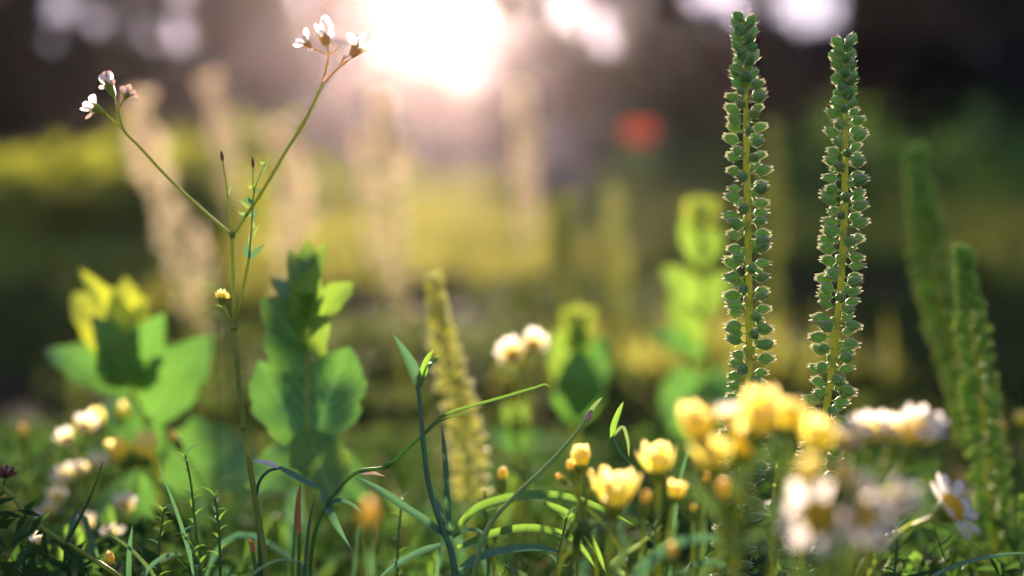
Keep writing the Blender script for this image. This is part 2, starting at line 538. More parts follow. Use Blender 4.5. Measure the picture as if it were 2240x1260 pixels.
def tree(x, y, h, cr, cz, n, label, lean=0.0, leaf=0.3, tr=0.16, rz=None):
    root = thing('tree', (x, y, gz(x, y) - 0.05), label, 'tree', 'trees of the wood behind the meadow')
    o = Vector((x, y, gz(x, y) - 0.05))
    m = MB()
    pts = spline([o, o + Vector((lean * 0.2, 0.05, h * 0.3)), o + Vector((lean * 0.6, -0.05, h * 0.6)), o + Vector((lean, 0, h * 0.95))], 8)
    m.tube(pts, [tr * 1.35 if i == 0 else tr * (1 - 0.85 * i / (len(pts) - 1)) for i in range(len(pts))], 10)
    r = random.Random(x * 7 + y)
    for i in range(9):
        t = r.uniform(0.3, 0.9)
        b = pts[int(t * (len(pts) - 1))]
        a = r.uniform(0, 6.28)
        e = b + Vector((math.cos(a) * cr * 0.75, math.sin(a) * cr * 0.75, r.uniform(0.2, 1.2)))
        if BEAM[0] - .1 < e.x - e.y * math.tan(SUN_AZ) < BEAM[1] + .1:
            continue
        q = spline([b, b.lerp(e, 0.5) + Vector((0, 0, 0.25)), e], 5)
        m.tube(q, [tr * 0.32, tr * 0.06], 6)
    m.build('trunk', MT['bark'], root, o)
    # crown: clumps of leaves through an uneven volume
    rz = rz or (h - cz)
    nc = 46
    cc = rng.normal(size=(nc, 3)); cc /= np.linalg.norm(cc, axis=1)[:, None]
    cc *= (rng.uniform(0.25, 1, (nc, 1)) ** 0.45)
    cc = cc * np.array([cr, cr * 0.8, rz]) + np.array([x + lean * 0.6, y, cz])
    k = rng.integers(0, nc, n)
    p = cc[k] + rng.normal(size=(n, 3)) * np.array([cr, cr, rz]) * 0.17
    p = p[p[:, 2] > 0.25]
    p = p[keep(p)]
    leaf_cloud('crown', p, leaf, MT['tree_leaf'], root, o)
    return root


TREES = [
    (-8.6, 21, 9.0, 2.7, 3.6, 6500, 'tall dark tree at the far left edge of the wood', 0.2),
    (-5.6, 24, 9.5, 2.6, 3.6, 6500, 'dark leafy tree behind the yellow lit bush at left', -0.3),
    (-3.0, 22, 8.5, 2.0, 3.7, 5500, 'dark tree just left of the bright opening in the wood', 0.2),
    (-5.0, 31, 10.0, 3.0, 4.4, 7000, 'tree standing deeper in the wood left of the bright opening', -0.3),
    (1.2, 24, 9.0, 2.2, 3.6, 6000, 'dark tree just right of the bright opening in the wood', 0.3),
    (3.6, 22, 9.0, 2.5, 3.5, 6500, 'dark tree behind the red poppy, bright gaps in its crown', -0.2),
    (5.9, 25, 9.5, 2.7, 3.7, 6500, 'dark tree behind the two tall sharp seed spikes, largest bright gap in its crown', 0.2),
    (8.2, 21, 9.0, 2.8, 3.3, 7500, 'dense near black tree at the far right edge of the wood', -0.2),
    (-11.5, 27, 10.0, 3.2, 4.0, 6000, 'tree deep in the wood at the far left, behind the tall edge tree', 0.2),
    (11.3, 27, 10.0, 3.2, 4.0, 6000, 'tree deep in the wood at the far right, behind the dense near black tree', 0.1),
]
for t in TREES:
    t = list(t)
    t[5] = int(t[5] * 1.5)
    tree(*t)

# dark thicket along the foot of the wood
n = 42000
p = np.stack([rng.uniform(-14, 14, n), rng.uniform(24.5, 31, n), rng.uniform(0.0, 1, n) ** 0.9], 1)
top = 1.75 + 0.35 * np.sin(p[:, 0] * 1.3) + 0.25 * np.sin(p[:, 0] * 3.7 + 1) + 0.55 * np.clip((np.abs(p[:, 0] + 1) - 2.5) / 3, 0, 1)
p[:, 2] *= top
p = p[keep(p)]
o = leaf_cloud('thicket', p, 0.34, MT['tree_leaf'], None, (0, 27, 0))
tag(o, 'dark thicket of undergrowth along the foot of the wood', 'thicket', kind='stuff')

# ------------------------------------------------------------------ meadow grass (sunlit strip beyond the bare soil)


def blades(name, pts, hgt, wid, mat, origin, lean=0.35):
    n = len(pts)
    a = rng.uniform(0, 2 * np.pi, n)
    sd = np.stack([np.cos(a), np.sin(a), np.zeros(n)], 1)
    ln = rng.normal(size=(n, 3)) * lean; ln[:, 2] = 0
    h = (hgt * rng.uniform(0.5, 1.25, n))[:, None]
    w = (wid * rng.uniform(0.6, 1.3, n))[:, None]
    p = pts - np.array(origin)
    up = np.array([0, 0, 1.0])
    b0, b1 = p - sd * w * 0.5, p + sd * w * 0.5
    mid = p + up * h * 0.6 + ln * h * 0.35
    m0, m1 = mid - sd * w * 0.4, mid + sd * w * 0.4
    tp = p + up * h * 0.95 + ln * h
    v = np.stack([b0, b1, m1, m0, tp], 1).reshape(-1, 3)
    idx = (np.arange(n)[:, None] * 5 + np.array([0, 1, 2, 0, 2, 3, 3, 2, 4])[None])
    me = bpy.data.meshes.new(name)
    me.vertices.add(5 * n); me.vertices.foreach_set('co', v.astype(np.float32).ravel())
    me.loops.add(9 * n); me.loops.foreach_set('vertex_index', idx.astype(np.int32).ravel())
    me.polygons.add(3 * n); me.polygons.foreach_set('loop_start', np.arange(0, 9 * n, 3, dtype=np.int32))
    me.materials.append(mat)
    me.update(calc_edges=True); me.validate()
    ob = bpy.data.objects.new(name, me)
    ob.location = origin
    col.objects.link(ob)
    return ob


n = 60000
y = 1.8 + 21.8 * rng.uniform(0, 1, n) ** 1.6
x = rng.uniform(-1, 1, n) * (0.42 * y + 0.6)
patch = np.sin(x * 1.9 + 0.6) * np.sin(y * 1.4 + x * 0.5) + 0.5 * np.sin(x * 4.3 - y * 3.1)
ok = patch + np.clip((y - 3.7) * 0.9, -0.95, 1.8) > rng.uniform(-0.5, 0.7, n)
x, y = x[ok], y[ok]
z = np.array([gz(a, b) - 0.003 for a, b in zip(x, y)])
o = blades('meadow_grass', np.stack([x, y, z], 1), 0.11, 0.014, MT['meadow'], (0, 9, 0))
tag(o, 'sunlit blurred meadow grass between the plants and the wood', 'grass', kind='stuff')

# ------------------------------------------------------------------ low bushes at left behind
BUSHES = [(250, 480, 4.0, 0.34, 0.27, 1500, 'yellow lit leafy bush behind the left leafy plant'),
          (120, 470, 4.6, 0.36, 0.25, 1400, 'low green bush at the far left before the dark trunk'),
          (420, 440, 5.2, 0.40, 0.35, 1500, 'bush with orange yellow light behind the forked flower stem'),
          (700, 380, 9.0, 0.6, 0.22, 1500, 'small bush at the meadow edge left of the bright opening'),
          (1700, 420, 7.5, 0.9, 0.33, 1800, 'wide low green bush behind the two sharp seed spikes'),
          (2160, 390, 7.0, 0.7, 0.36, 1600, 'low green bush before the near black tree at far right')]
for bx, by, bd, br, bh, n, lab in BUSHES:
    c = P(bx, by, bd)
    o = Vector((c.x, c.y, gz(c.x, c.y) - 0.02))
    root = thing('bush', o, lab, 'bush', 'low bushes along the meadow')
    m = MB()
    for i in range(7):
        a = i * 0.9
        e = o + Vector((math.cos(a) * br * 0.6, math.sin(a) * br * 0.5, bh * random.uniform(0.6, 0.95)))
        m.tube(spline([o + Vector((math.cos(a) * 0.02, math.sin(a) * 0.02, 0)), o.lerp(e, 0.5) + Vector((0, 0, bh * 0.1)), e], 4), [0.008, 0.003], 5)
    m.build('stems', MT['bark'], root, o)
    nc = 22
    cc = rng.uniform(-1, 1, (nc, 3)) * np.array([br, br * 0.7, 0.5 * bh]) * 0.85 + np.array([o.x, o.y, 0.55 * bh])
    p = cc[rng.integers(0, nc, n)] + rng.normal(size=(n, 3)) * br * 0.13
    p = p[p[:, 2] > 0.02]
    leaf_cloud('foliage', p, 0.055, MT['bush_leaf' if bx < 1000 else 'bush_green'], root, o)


# ------------------------------------------------------------------ weld seed spikes
def capsule_verts(seed, bud=False):
    """one seed capsule along +X, unit length about 1 (root at the axis of the spike)"""
    r = random.Random(seed)
    m = MB()
    O = Vector((0, 0, 0)); X = Vector((1, 0, 0))
    if bud:
        m.lathe(O, X, [(0.0, 0.05), (0.15, 0.10), (0.3, 0.26), (0.5, 0.33), (0.72, 0.26), (0.88, 0.12), (0.95, 0.0)], 9, 0)
        for k in range(5):
            a = k * 2 * math.pi / 5 + r.random()
            d = Vector((0, math.cos(a), math.sin(a)))
            m.leaf(X * 0.22 + d * 0.2, X * 0.85 + d * 0.38, 0.14, d, 0.10, 0.2, 'lance', 5, 2, 1)
        return m
    fat = r.uniform(0.9, 1.08)
    tiltup = Vector((0, 0, 1))
    m.lathe(O, X, [(0.0, 0.03), (0.34, 0.035), (0.40, 0.10), (0.48, 0.185 * fat), (0.58, 0.232 * fat), (0.70, 0.242 * fat), (0.82, 0.21 * fat), (0.92, 0.14), (1.0, 0.07), (1.04, 0.02)], 12, 0, 3, 0.07)
    a0 = r.uniform(0, 0.6)
    for k in range(4):       # pale seams that end in the horn-like teeth of the capsule
        a = a0 + k * math.pi / 2
        d = Vector((0, math.cos(a), math.sin(a)))
        rows = []
        for x_, ri, ro in [(0.40, 0.07, 0.13), (0.52, 0.18, 0.25), (0.66, 0.225, 0.295), (0.80, 0.20, 0.275), (0.92, 0.12, 0.225), (1.02, 0.06, 0.19), (1.14, 0.11, 0.16)]:
            s_ = Vector((0, -d.z, d.y)) * 0.012
            rows.append([X * x_ + d * ri * fat - s_, X * x_ + d * ro * fat, X * x_ + d * ri * fat + s_])
        m.grid(rows, 1)
    for k in range(3):       # narrow sepals below
        a = -math.pi / 2 + (k - 1) * 0.9 + r.uniform(-0.2, 0.2)
        d = Vector((0, math.cos(a), math.sin(a)))
        m.leaf(X * 0.30 + d * 0.04, X * r.uniform(0.55, 0.7) + d * r.uniform(0.38, 0.46), 0.07, d, -0.1, 0.2, 'lance', 4, 2, 1)
    # fuzz on the pedicel
    for k in range(5):
        a = r.uniform(0, 6.28)
        d = Vector((0, math.cos(a), math.sin(a)))
        b = X * r.uniform(0.08, 0.3)
        m.leaf(b, b + d * 0.16 + X * 0.03, 0.028, X, 0, 0, 'lance', 2, 1, 1)
    return m


CAPS = [capsule_verts(s) for s in (1, 2, 3, 4, 5)]
BUDS = [capsule_verts(s, True) for s in (6, 7, 8)]
CAP_ME, BUD_ME = [], []
for lst, meshes in ((CAPS, CAP_ME), (BUDS, BUD_ME)):
    for m in lst:
        ob = m.build('seed_capsule', [MT['capsule'], MT['capsule_rim']])
        meshes.append(ob.data)
        bpy.data.objects.remove(ob)


def path_at(pts, cum, s):
    s = min(max(s, 0), cum[-1] - 1e-9)
    i = int(np.searchsorted(cum, s, 'right')) - 1
    i = min(i, len(pts) - 2)
    t = (s - cum[i]) / max(1e-9, cum[i + 1] - cum[i])
    return pts[i].lerp(pts[i + 1], t), (pts[i + 1] - pts[i]).normalized()


def spike(path_px, z, label, size=0.0088, pitch=0.00152, r_stem=0.0014, parts=True, dz=0.0, seed=1, group=None, stem_to_ground=True, base_dx=0.0, head_mat='capsule', rim='capsule_rim', until=None, thin=0.0, rough=0.0):
    r = random.Random(seed)
    pts = [P(px, py, z + dz * i) for i, (px, py) in enumerate(path_px)]
    low = pts[-1]
    base = Vector((low.x + base_dx, low.y + 0.01, -0.004))
    full = spline(pts + [low.lerp(base, 0.55) + Vector((base_dx * 0.1, 0, 0)), base], 10)
    root = thing('weld_spike', base, label, 'seed spike', group)
    cum = [0]
    for a, b in zip(full, full[1:]):
        cum.append(cum[-1] + (b - a).length)
    Lv = 0
    for a, b in zip(spline(pts, 10), spline(pts, 10)[1:]):
        Lv += (b - a).length
    Lcap = Lv if until is None else until * Lv
    m = MB()
    m.tube(full, [r_stem * (0.35 + 0.65 * min(1, c / 0.06)) for c in cum], 10, 0, rib=0.06)
    m.build('stem', MT['spike_stem'], root, base)
    items = []
    s = 0.0003
    k = 0
    ang = r.uniform(0, 6.28)
    while s < Lcap:
        grow = min(1, 0.50 + (s / (size * 9)) * 0.50)
        p, t = path_at(full, cum, s)
        t = -t
        ang += 2.39996 + r.uniform(-0.25, 0.25)
        a = (RGT - t * RGT.dot(t)).normalized()
        b = t.cross(a)
        out = a * math.cos(ang - .30 * math.sin(2 * ang)) + b * math.sin(ang - .30 * math.sin(2 * ang))
        el = R(62) * (1 - grow) + R(r.uniform(-6, 20)) * grow
        X = (out * math.cos(el) + t * math.sin(el)).normalized()
        Y = t.cross(X).normalized()
        Z = X.cross(Y)
        sc = size * (0.55 + .45 * grow) * r.uniform(0.82 - rough, 1.12 + rough) * (1 - thin * max(0, s / Lcap - .35) / .65) * (1.06 if not (s < size * 3.2) else 1) * (1 if s < Lcap * 0.97 else 0.8)
        rot = Matrix((X, Y, Z)).transposed().to_4x4()
        roll = Matrix.Rotation(r.uniform(-0.35, 0.35), 4, 'X')
        bud = s < size * 3.2
        mat = Matrix.Translation(p - base) @ rot @ roll @ Matrix.Scale(sc, 4)
        front = -out.y
        items.append((bud, r.randrange(3 if bud else 5), mat, front))
        s += pitch * (0.42 + 0.58 * grow) * r.uniform(0.8, 1.2)
        k += 1
    rest = []
    if parts and len(items) > 100:
        order = sorted(range(len(items)), key=lambda i: -items[i][3])
        ind = set(order[:100])
    else:
        ind = set(range(len(items))) if parts else set()
    mm = MB()
    for i, (bud, v, mat, fr) in enumerate(items):
        if i in ind:
            ob = bpy.data.objects.new('seed_capsule', (BUD_ME if bud else CAP_ME)[v])
            col.objects.link(ob)
            ob.parent = root
            ob.matrix_local = mat
        else:
            src = (BUDS if bud else CAPS)[v]
            o_ = len(mm.v)
            mm.v += [tuple(mat @ Vector(q)) for q in src.v]
            mm.uv += src.uv
            mm.f += [tuple(j + o_ for j in f) for f in src.f]
            mm.m += src.m
    if mm.v:
        ob = mm.build('seed_capsules' if parts else 'seed_head', [MT[head_mat], MT[rim]], root)
        if parts:
            ob['kind'] = 'stuff'
    return root


WG = 'sharp weld seed spikes'
spike([(1628, 46), (1631, 200), (1634, 400), (1637, 560), (1639, 720), (1637, 870), (1628, 1000), (1613, 1120), (1598, 1250), (1590, 1330)], 0.60,
      'taller of the two sharp green seed spikes, rising behind yellow flowers', seed=3, group=WG)
spike([(1846, 97), (1848, 240), (1848, 400), (1843, 560), (1833, 690), (1818, 820), (1802, 930), (1785, 1040), (1766, 1150), (1750, 1260), (1742, 1330)], 0.605,
      'shorter of the two sharp green seed spikes, stem leaning left lower down', seed=5, group=WG)
SG = 'softly blurred weld spikes'
spike([(2106, 548), (2120, 680), (2140, 820), (2158, 960), (2168, 1080), (2175, 1200)], 0.76, 'half blurred green spike at the far right, the shorter of that pair', parts=False, seed=8, group=SG, pitch=0.0011, size=0.0092, head_mat='soft', rim='soft_rim')
spike([(2003, 332), (2018, 470), (2045, 620), (2085, 760), (2125, 880), (2150, 1000)], 0.95, 'blurred green spike leaning at the far right, the taller of that pair', parts=False, seed=9, group=SG, size=0.0125, pitch=0.0011, r_stem=0.003, head_mat='soft', rim='soft_rim')
spike([(948, 608), (962, 700), (985, 810), (1010, 910), (1025, 1010), (1030, 1100)], 0.80, 'blurred pale fringed spike just behind the grass shoot at centre', parts=False, seed=10, group=SG, size=0.0098, pitch=0.0015, head_mat='capsule_lit')
BGS = [
    ([(305, 215), (325, 330), (360, 450), (400, 600), (420, 720)], 1.45, 'peach lit blurred spike behind the withered flowers at left', 0.015),
    ([(600, 275), (632, 340), (645, 420), (640, 520), (630, 640), (625, 740)], 1.62, 'bright peach curved blurred spike behind the forked flower stem', 0.0175),
    ([(835, 215), (845, 330), (860, 480), (885, 700)], 1.30, 'brightest pinkish blurred spike under the sun glow', 0.015),
    ([(425, 500), (440, 590), (450, 700), (455, 780)], 1.2, 'short yellowish blurred spike behind the small yellow flower', 0.010),
    ([(455, 180), (480, 260), (500, 360), (512, 470)], 2.1, 'dim orange blurred spike far behind, above the yellow bush', 0.018),
    ([(1140, 190), (1145, 300), (1150, 430), (1155, 560)], 2.0, 'faint tan blurred spike right of the sun glow', 0.016),
    ([(1228, 440), (1232, 560), (1240, 680)], 1.3, 'yellow green blurred spike above the leafy shoot right of centre', 0.016),
    ([(1340, 410), (1352, 540), (1360, 680), (1365, 760)], 1.7, 'dull olive blurred spike below the red poppy', 0.012),
    ([(1690, 270), (1694, 420), (1690, 600), (1688, 750)], 1.7, 'dull yellow blurred spike directly behind the taller sharp seed spike', 0.012),
    ([(790, 290), (805, 420), (830, 560), (845, 660)], 1.7, 'pale blurred spike just left of the brightest one', 0.012),
]
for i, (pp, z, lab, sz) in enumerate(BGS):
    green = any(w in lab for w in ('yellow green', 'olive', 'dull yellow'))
    spike(pp, z * 1.3, lab, parts=False, seed=20 + i, group='sunlit blurred spikes behind', size=sz * 1.35, pitch=0.0034, r_stem=0.003, head_mat='capsule_lit' if green else 'backlit_peach', rim='soft_rim' if green else 'capsule_rim', thin=0.6, rough=.45)


# ------------------------------------------------------------------ broad-leaved plants
def broad_plant(z, stem_px, leaves, label, r0=3.5, mats=None, group='broad leaved plants'):
    pts = [P(px, py, z) for px, py in stem_px]
    low = pts[-1]
    base = Vector((low.x, low.y + 0.005, -0.004))
    root = thing('broad_leaved_plant', base, label, 'plant', group)
    m = MB()
    full = spline(pts + [base], 8)
    m.tube(full, [M(r0 * 0.5, z), M(r0 * 2.6, z)], 8, rib=0.05)
    m.build('stem', MT['spike_stem'], root, base)
    for i, lf in enumerate(leaves):
        (bx, by), (tx, ty), w, dz, roll, mat = lf[:6]
        shape = lf[6] if len(lf) > 6 else 'ovate'
        b, t = P(bx, by, z), P(tx, ty, z + dz)
        ax = (t - b).normalized()
        view = (CAMP - b).normalized()
        nrm = Quaternion(ax, R(roll)) @ view
        m = MB()
        m.leaf(b, t, M(w, z), nrm, bend=(lf[7] if len(lf) > 7 else 0.10), fold=0.28, shape=shape, nu=40, nv=10, wave=0.035, seed=i + 1 + bx)
        m.build('leaf', MT[mat], root, base)
    return root


broad_plant(0.84, [(275, 770), (292, 850), (320, 930), (345, 1040), (350, 1200)], [
    ((282, 865), (98, 765), 95, 0.03, 25, 'leaf'),
    ((288, 850), (235, 690), 100, -0.035, -15, 'leaf', 'ovate'),
    ((288, 830), (176, 590), 95, 0.02, 35, 'leaf_sun'),
    ((280, 820), (160, 640), 90, 0.055, 10, 'leaf_sun'),
    ((275, 815), (275, 606), 86, 0.04, 5, 'leaf_sun'),
    ((292, 825), (322, 648), 62, 0.03, -30, 'leaf_sun'),
    ((296, 850), (360, 685), 115, -0.015, -25, 'leaf'),
    ((282, 840), (200, 690), 90, -0.02, 20, 'leaf'),
    
    ((325, 925), (462, 735), 140, 0.02, -20, 'leaf'),
    ((345, 1000), (230, 880), 120, 0.05, 20, 'leaf'),
    ((348, 1080), (540, 965), 190, 0.06, -15, 'leaf', 'elliptic'),
    ((348, 1130), (215, 1090), 150, 0.03, 30, 'leaf', 'elliptic'),
], 'leafy plant with sunlit yellow top leaves at the left')
broad_plant(0.72, [(668, 640), (672, 760), (672, 900), (675, 1010), (678, 1160)], [
    ((668, 720), (632, 545), 70, 0.01, 30, 'leaf_young', 'elliptic'),
    ((672, 700), (672, 522), 56, 0.02, 0, 'leaf_young', 'elliptic'),
    ((676, 710), (712, 530), 60, 0.015, -35, 'leaf_young', 'elliptic'),
    ((674, 700), (695, 575), 70, -0.02, -20, 'leaf_young', 'elliptic'),
    ((676, 735), (772, 618), 72, 0.01, -35, 'leaf_young', 'obovate'),
    ((664, 720), (592, 605), 52, 0.03, 35, 'leaf', 'elliptic'),
    ((665, 775), (572, 655), 100, -0.01, 30, 'leaf', 'obovate'),
    ((672, 690), (640, 640), 80, -0.02, 10, 'leaf_young', 'elliptic'),
    ((676, 770), (722, 690), 95, -0.02, -25, 'leaf_young', 'elliptic'),
    ((670, 830), (585, 720), 90, 0.01, 15, 'leaf', 'elliptic'),
    ((670, 1000), (565, 790), 150, 0.015, 22, 'leaf', 'elliptic', 0.04),
    ((676, 1000), (765, 760), 190, 0.02, -25, 'leaf', 'elliptic', 0.04),
    ((676, 940), (735, 1090), 130, -0.04, -20, 'leaf_young', 'ovate', -0.1),
    ((674, 1060), (560, 1010), 150, 0.03, 15, 'leaf', 'elliptic'),
    ((678, 1070), (800, 1030), 150, 0.03, -15, 'leaf', 'elliptic'),
], 'large leafy plant with two broad lower leaves left of centre')
broad_plant(1.0, [(1265, 690), (1262, 800), (1260, 930), (1258, 1060)], [
    ((1264, 760), (1228, 672), 50, 0.02, 25, 'leaf_gold', 'elliptic'),
    ((1264, 755), (1262, 662), 50, 0.02, 0, 'leaf_gold', 'elliptic'),
    ((1264, 760), (1302, 668), 50, 0.02, -25, 'leaf_gold', 'elliptic'),
    ((1264, 770), (1265, 700), 60, -0.03, 0, 'leaf_young', 'elliptic'),
    ((1262, 900), (1215, 720), 100, 0.01, 20, 'leaf_young', 'elliptic'),
    ((1262, 920), (1312, 735), 115, 0.02, -20, 'leaf', 'elliptic'),
    ((1262, 930), (1262, 760), 110, -0.02, 5, 'leaf', 'elliptic'),
], 'blurred leafy shoot right of the single white flower')
broad_plant(1.1, [(1530, 470), (1538, 600), (1545, 760), (1545, 900), (1545, 1000)], [
    ((1530, 520), (1500, 430), 48, 0.02, 20, 'leaf_gold', 'elliptic'),
    ((1530, 520), (1535, 425), 46, 0.02, 0, 'leaf_gold', 'elliptic'),
    ((1532, 520), (1572, 432), 46, 0.02, -25, 'leaf_gold', 'elliptic'),
    ((1534, 590), (1490, 480), 60, 0.01, 20, 'leaf_young', 'elliptic'),
    ((1536, 590), (1575, 500), 60, 0.01, -20, 'leaf_young', 'elliptic'),
    ((1540, 700), (1450, 580), 75, 0.02, 25, 'leaf_young', 'elliptic'),
    ((1542, 700), (1600, 590), 70, 0.02, -25, 'leaf_young', 'elliptic'),
    ((1545, 790), (1420, 725), 60, 0.02, 30, 'leaf', 'elliptic'),
    ((1545, 760), (1460, 650), 65, 0.03, 15, 'leaf_young', 'elliptic'),
    ((1545, 990), (1480, 800), 160, 0.02, 15, 'leaf', 'elliptic'),
    ((1545, 970), (1580, 800), 120, 0.03, -25, 'leaf', 'elliptic'),
], 'tall blurred leafy shoot left of the taller sharp seed spike')
broad_plant(0.95, [(1128, 900), (1130, 960), (1132, 1040)], [
    ((1128, 950), (1105, 880), 42, 0.01, 20, 'leaf_young', 'elliptic'),
    ((1128, 950), (1150, 878), 42, 0.01, -20, 'leaf_young', 'elliptic'),
    ((1130, 1000), (1085, 940), 55, 0.02, 25, 'leaf', 'elliptic'),
    ((1130, 1000), (1180, 940), 55, 0.02, -25, 'leaf', 'elliptic'),
    ((1130, 960), (1130, 905), 50, -0.02, 0, 'leaf', 'elliptic'),
], 'small blurred leafy sprout below the single white flower')


# ------------------------------------------------------------------ flowers
def frame_of(d):
    d = d.normalized()
    a = d.orthogonal().normalized()
    return d, a, d.cross(a)


def head(parent, base, c, d, s, kind, seed, petal_parts=False, name='flower_head'):
    """a flower head whose calyx starts at c and opens along d; s = its size"""
    r = random.Random(seed)
    d, a, b = frame_of(d)
    m = MB()
    cal = MT['calyx']
    if kind == 'bud':
        m.lathe(c, d, [(0, s * .10), (s * .10, s * .22), (s * .4, s * .34), (s * .75, s * .30), (s * 1.0, s * .2), (s * 1.05, 0)], 10, 0, 5, 0.06)
        hd = m.build(name, cal, parent, base)
        q = MB()
        for k in range(7):
            th = k * 2 * math.pi / 7 + r.random() * .4
            o_ = a * math.cos(th) + b * math.sin(th)
            q.leaf(c + d * s * .65 + o_ * s * .24, c + d * s * r.uniform(1.35, 1.6) + o_ * s * r.uniform(.04, .14), s * .34, o_, 0.12, -.3, 'petal', 6, 4, 0, seed=k + 1)
        q.build('petals', MT['peach'], hd, base)
        return hd
    if kind == 'cup':
        m.lathe(c, d, [(0, s * .08), (s * .08, s * .18), (s * .3, s * .30), (s * .5, s * .30), (s * .52, s * .1), (s * .5, 0)], 12, 0, 8, 0.05)
        hd = m.build(name, cal, parent, base)
        q = MB()
        flare = r.uniform(.5, 2.4)
        for lay, (nn, ro, L, op) in enumerate([(9, .26, .92, .13), (6, .15, .95, .05)]):
            for k in range(nn):
                th = k * 2 * math.pi / nn + lay * .35 + r.uniform(-.1, .1)
                o_ = a * math.cos(th) + b * math.sin(th)
                q.leaf(c + d * s * .36 + o_ * s * ro, c + d * s * (.36 + L * r.uniform(.72, 1.12)) + o_ * s * (ro + op * flare * r.uniform(.5, 1.7)), s * .32, o_, 0.08, -.25, 'petal', 7, 4, 0, seed=k + 3 + lay)
        q.build('petals', MT['yellow'], hd, base)
        return hd
    if kind in ('daisy', 'white_cup'):
        spread = 1.25 if kind == 'daisy' else 0.62
        m.lathe(c, d, [(0, s * .06), (s * .05, s * .14), (s * .18, s * .22), (s * .28, s * .23), (s * .3, s * .05)], 12, 0)
        hd = m.build(name, cal, parent, base)
        q = MB()
        dome = .26 if kind == 'daisy' else .2
        q.lathe(c + d * s * .26, d, [(0, s * dome), (s * .06, s * dome * 1.02), (s * .13, s * dome * .8), (s * .17, s * dome * .4), (s * .18, 0)], 14, 0, 7, 0.06)
        for k in range(40):
            th, rr = k * 2.4, s * dome * math.sqrt((k + .5) / 40)
            p = c + d * (s * .26 + s * .15 * (1 - (rr / (s * dome)) ** 2)) + (a * math.cos(th) + b * math.sin(th)) * rr
            q.lathe(p, d, [(0, s * .022), (s * .04, s * .028), (s * .07, 0)], 5, 0)
        q.build('disc', MT['disc'], hd, base)
        nn = 11 if kind == 'daisy' else 9
        pt = MB()
        for k in range(nn):
            th = k * 2 * math.pi / nn + r.uniform(-.12, .12)
            o_ = a * math.cos(th) + b * math.sin(th)
            sp = spread + r.uniform(-.2, .2)
            dirp = d * math.cos(sp) + o_ * math.sin(sp)
            st = c + d * s * .27 + o_ * s * .17
            if petal_parts: pt = MB()
            pt.leaf(st, st + dirp * s * r.uniform(.42, .52), s * .22, d if kind == 'daisy' else o_, -.06, .15, 'petal', 8, 4, 0, seed=k + 5)
            if petal_parts: pt.build('petal', MT['white'], hd, base)
        if not petal_parts:
            pt.build('petals', MT['white'], hd, base)
        if kind == 'white_cup':
            q = MB()
            for k in range(8):
                th = k * 2 * math.pi / 8 + .2
                o_ = a * math.cos(th) + b * math.sin(th)
                q.leaf(c + d * s * .12 + o_ * s * .16, c + d * s * .50 + o_ * s * .40, s * .24, o_, .1, -.2, 'petal', 6, 4, 0, seed=k + 2)
            q.build('yellow_petals', MT['yellow'], hd, base)
        return hd


def flower(kind, px, py, z, dia, tilt, toward, label, group, gx=None, seed=None, leaves=2, petal_parts=False, name='flower'):
    """a stemmed flower: (px, py) the middle of its head, dia its width in photo pixels"""
    seed = seed or int(px * 3 + py)
    r = random.Random(seed)
    s = M(dia, z)
    d = (UPV * math.cos(R(tilt)) + RGT * math.sin(R(tilt)) - FWD * math.tan(R(toward))).normalized()
    c = P(px, py, z) - d * s * (.8 if kind in ('cup', 'bud') else .3)
    bx = c.x + (r.uniform(-.012, .012) if gx is None else M(gx - px, z)) 
    base = Vector((bx, c.y + r.uniform(0.0, .03), -0.004))
    root = thing(name, base, label, 'flower', group)
    side = Vector((r.uniform(-.006, .006), 0, 0))
    pts = spline([base, base.lerp(c, .45) + side, c - d * min(.03, c.z * .25), c + d * s * .03], 8)
    m = MB()
    rad = max(.0007, s * .05)
    m.tube(pts, [rad * 1.3, rad], 7)
    m.build('stem', MT['stem'], root, base)
    head(root, base, c, d, s, kind, seed, petal_parts)
    for k in range(leaves):
        p, t = pts[int(len(pts) * (.45 + .25 * k))], None
        a = r.uniform(0, 6.28)
        e = p + Vector((math.cos(a) * .022, math.sin(a) * .012, r.uniform(.006, .022)))
        q = MB()
        q.leaf(p, e, .004, Vector((0, -.5, 1)), .12, .3, 'lance', 8, 2)
        q.build('leaf', MT['stem_dark'], root, base)
    return root


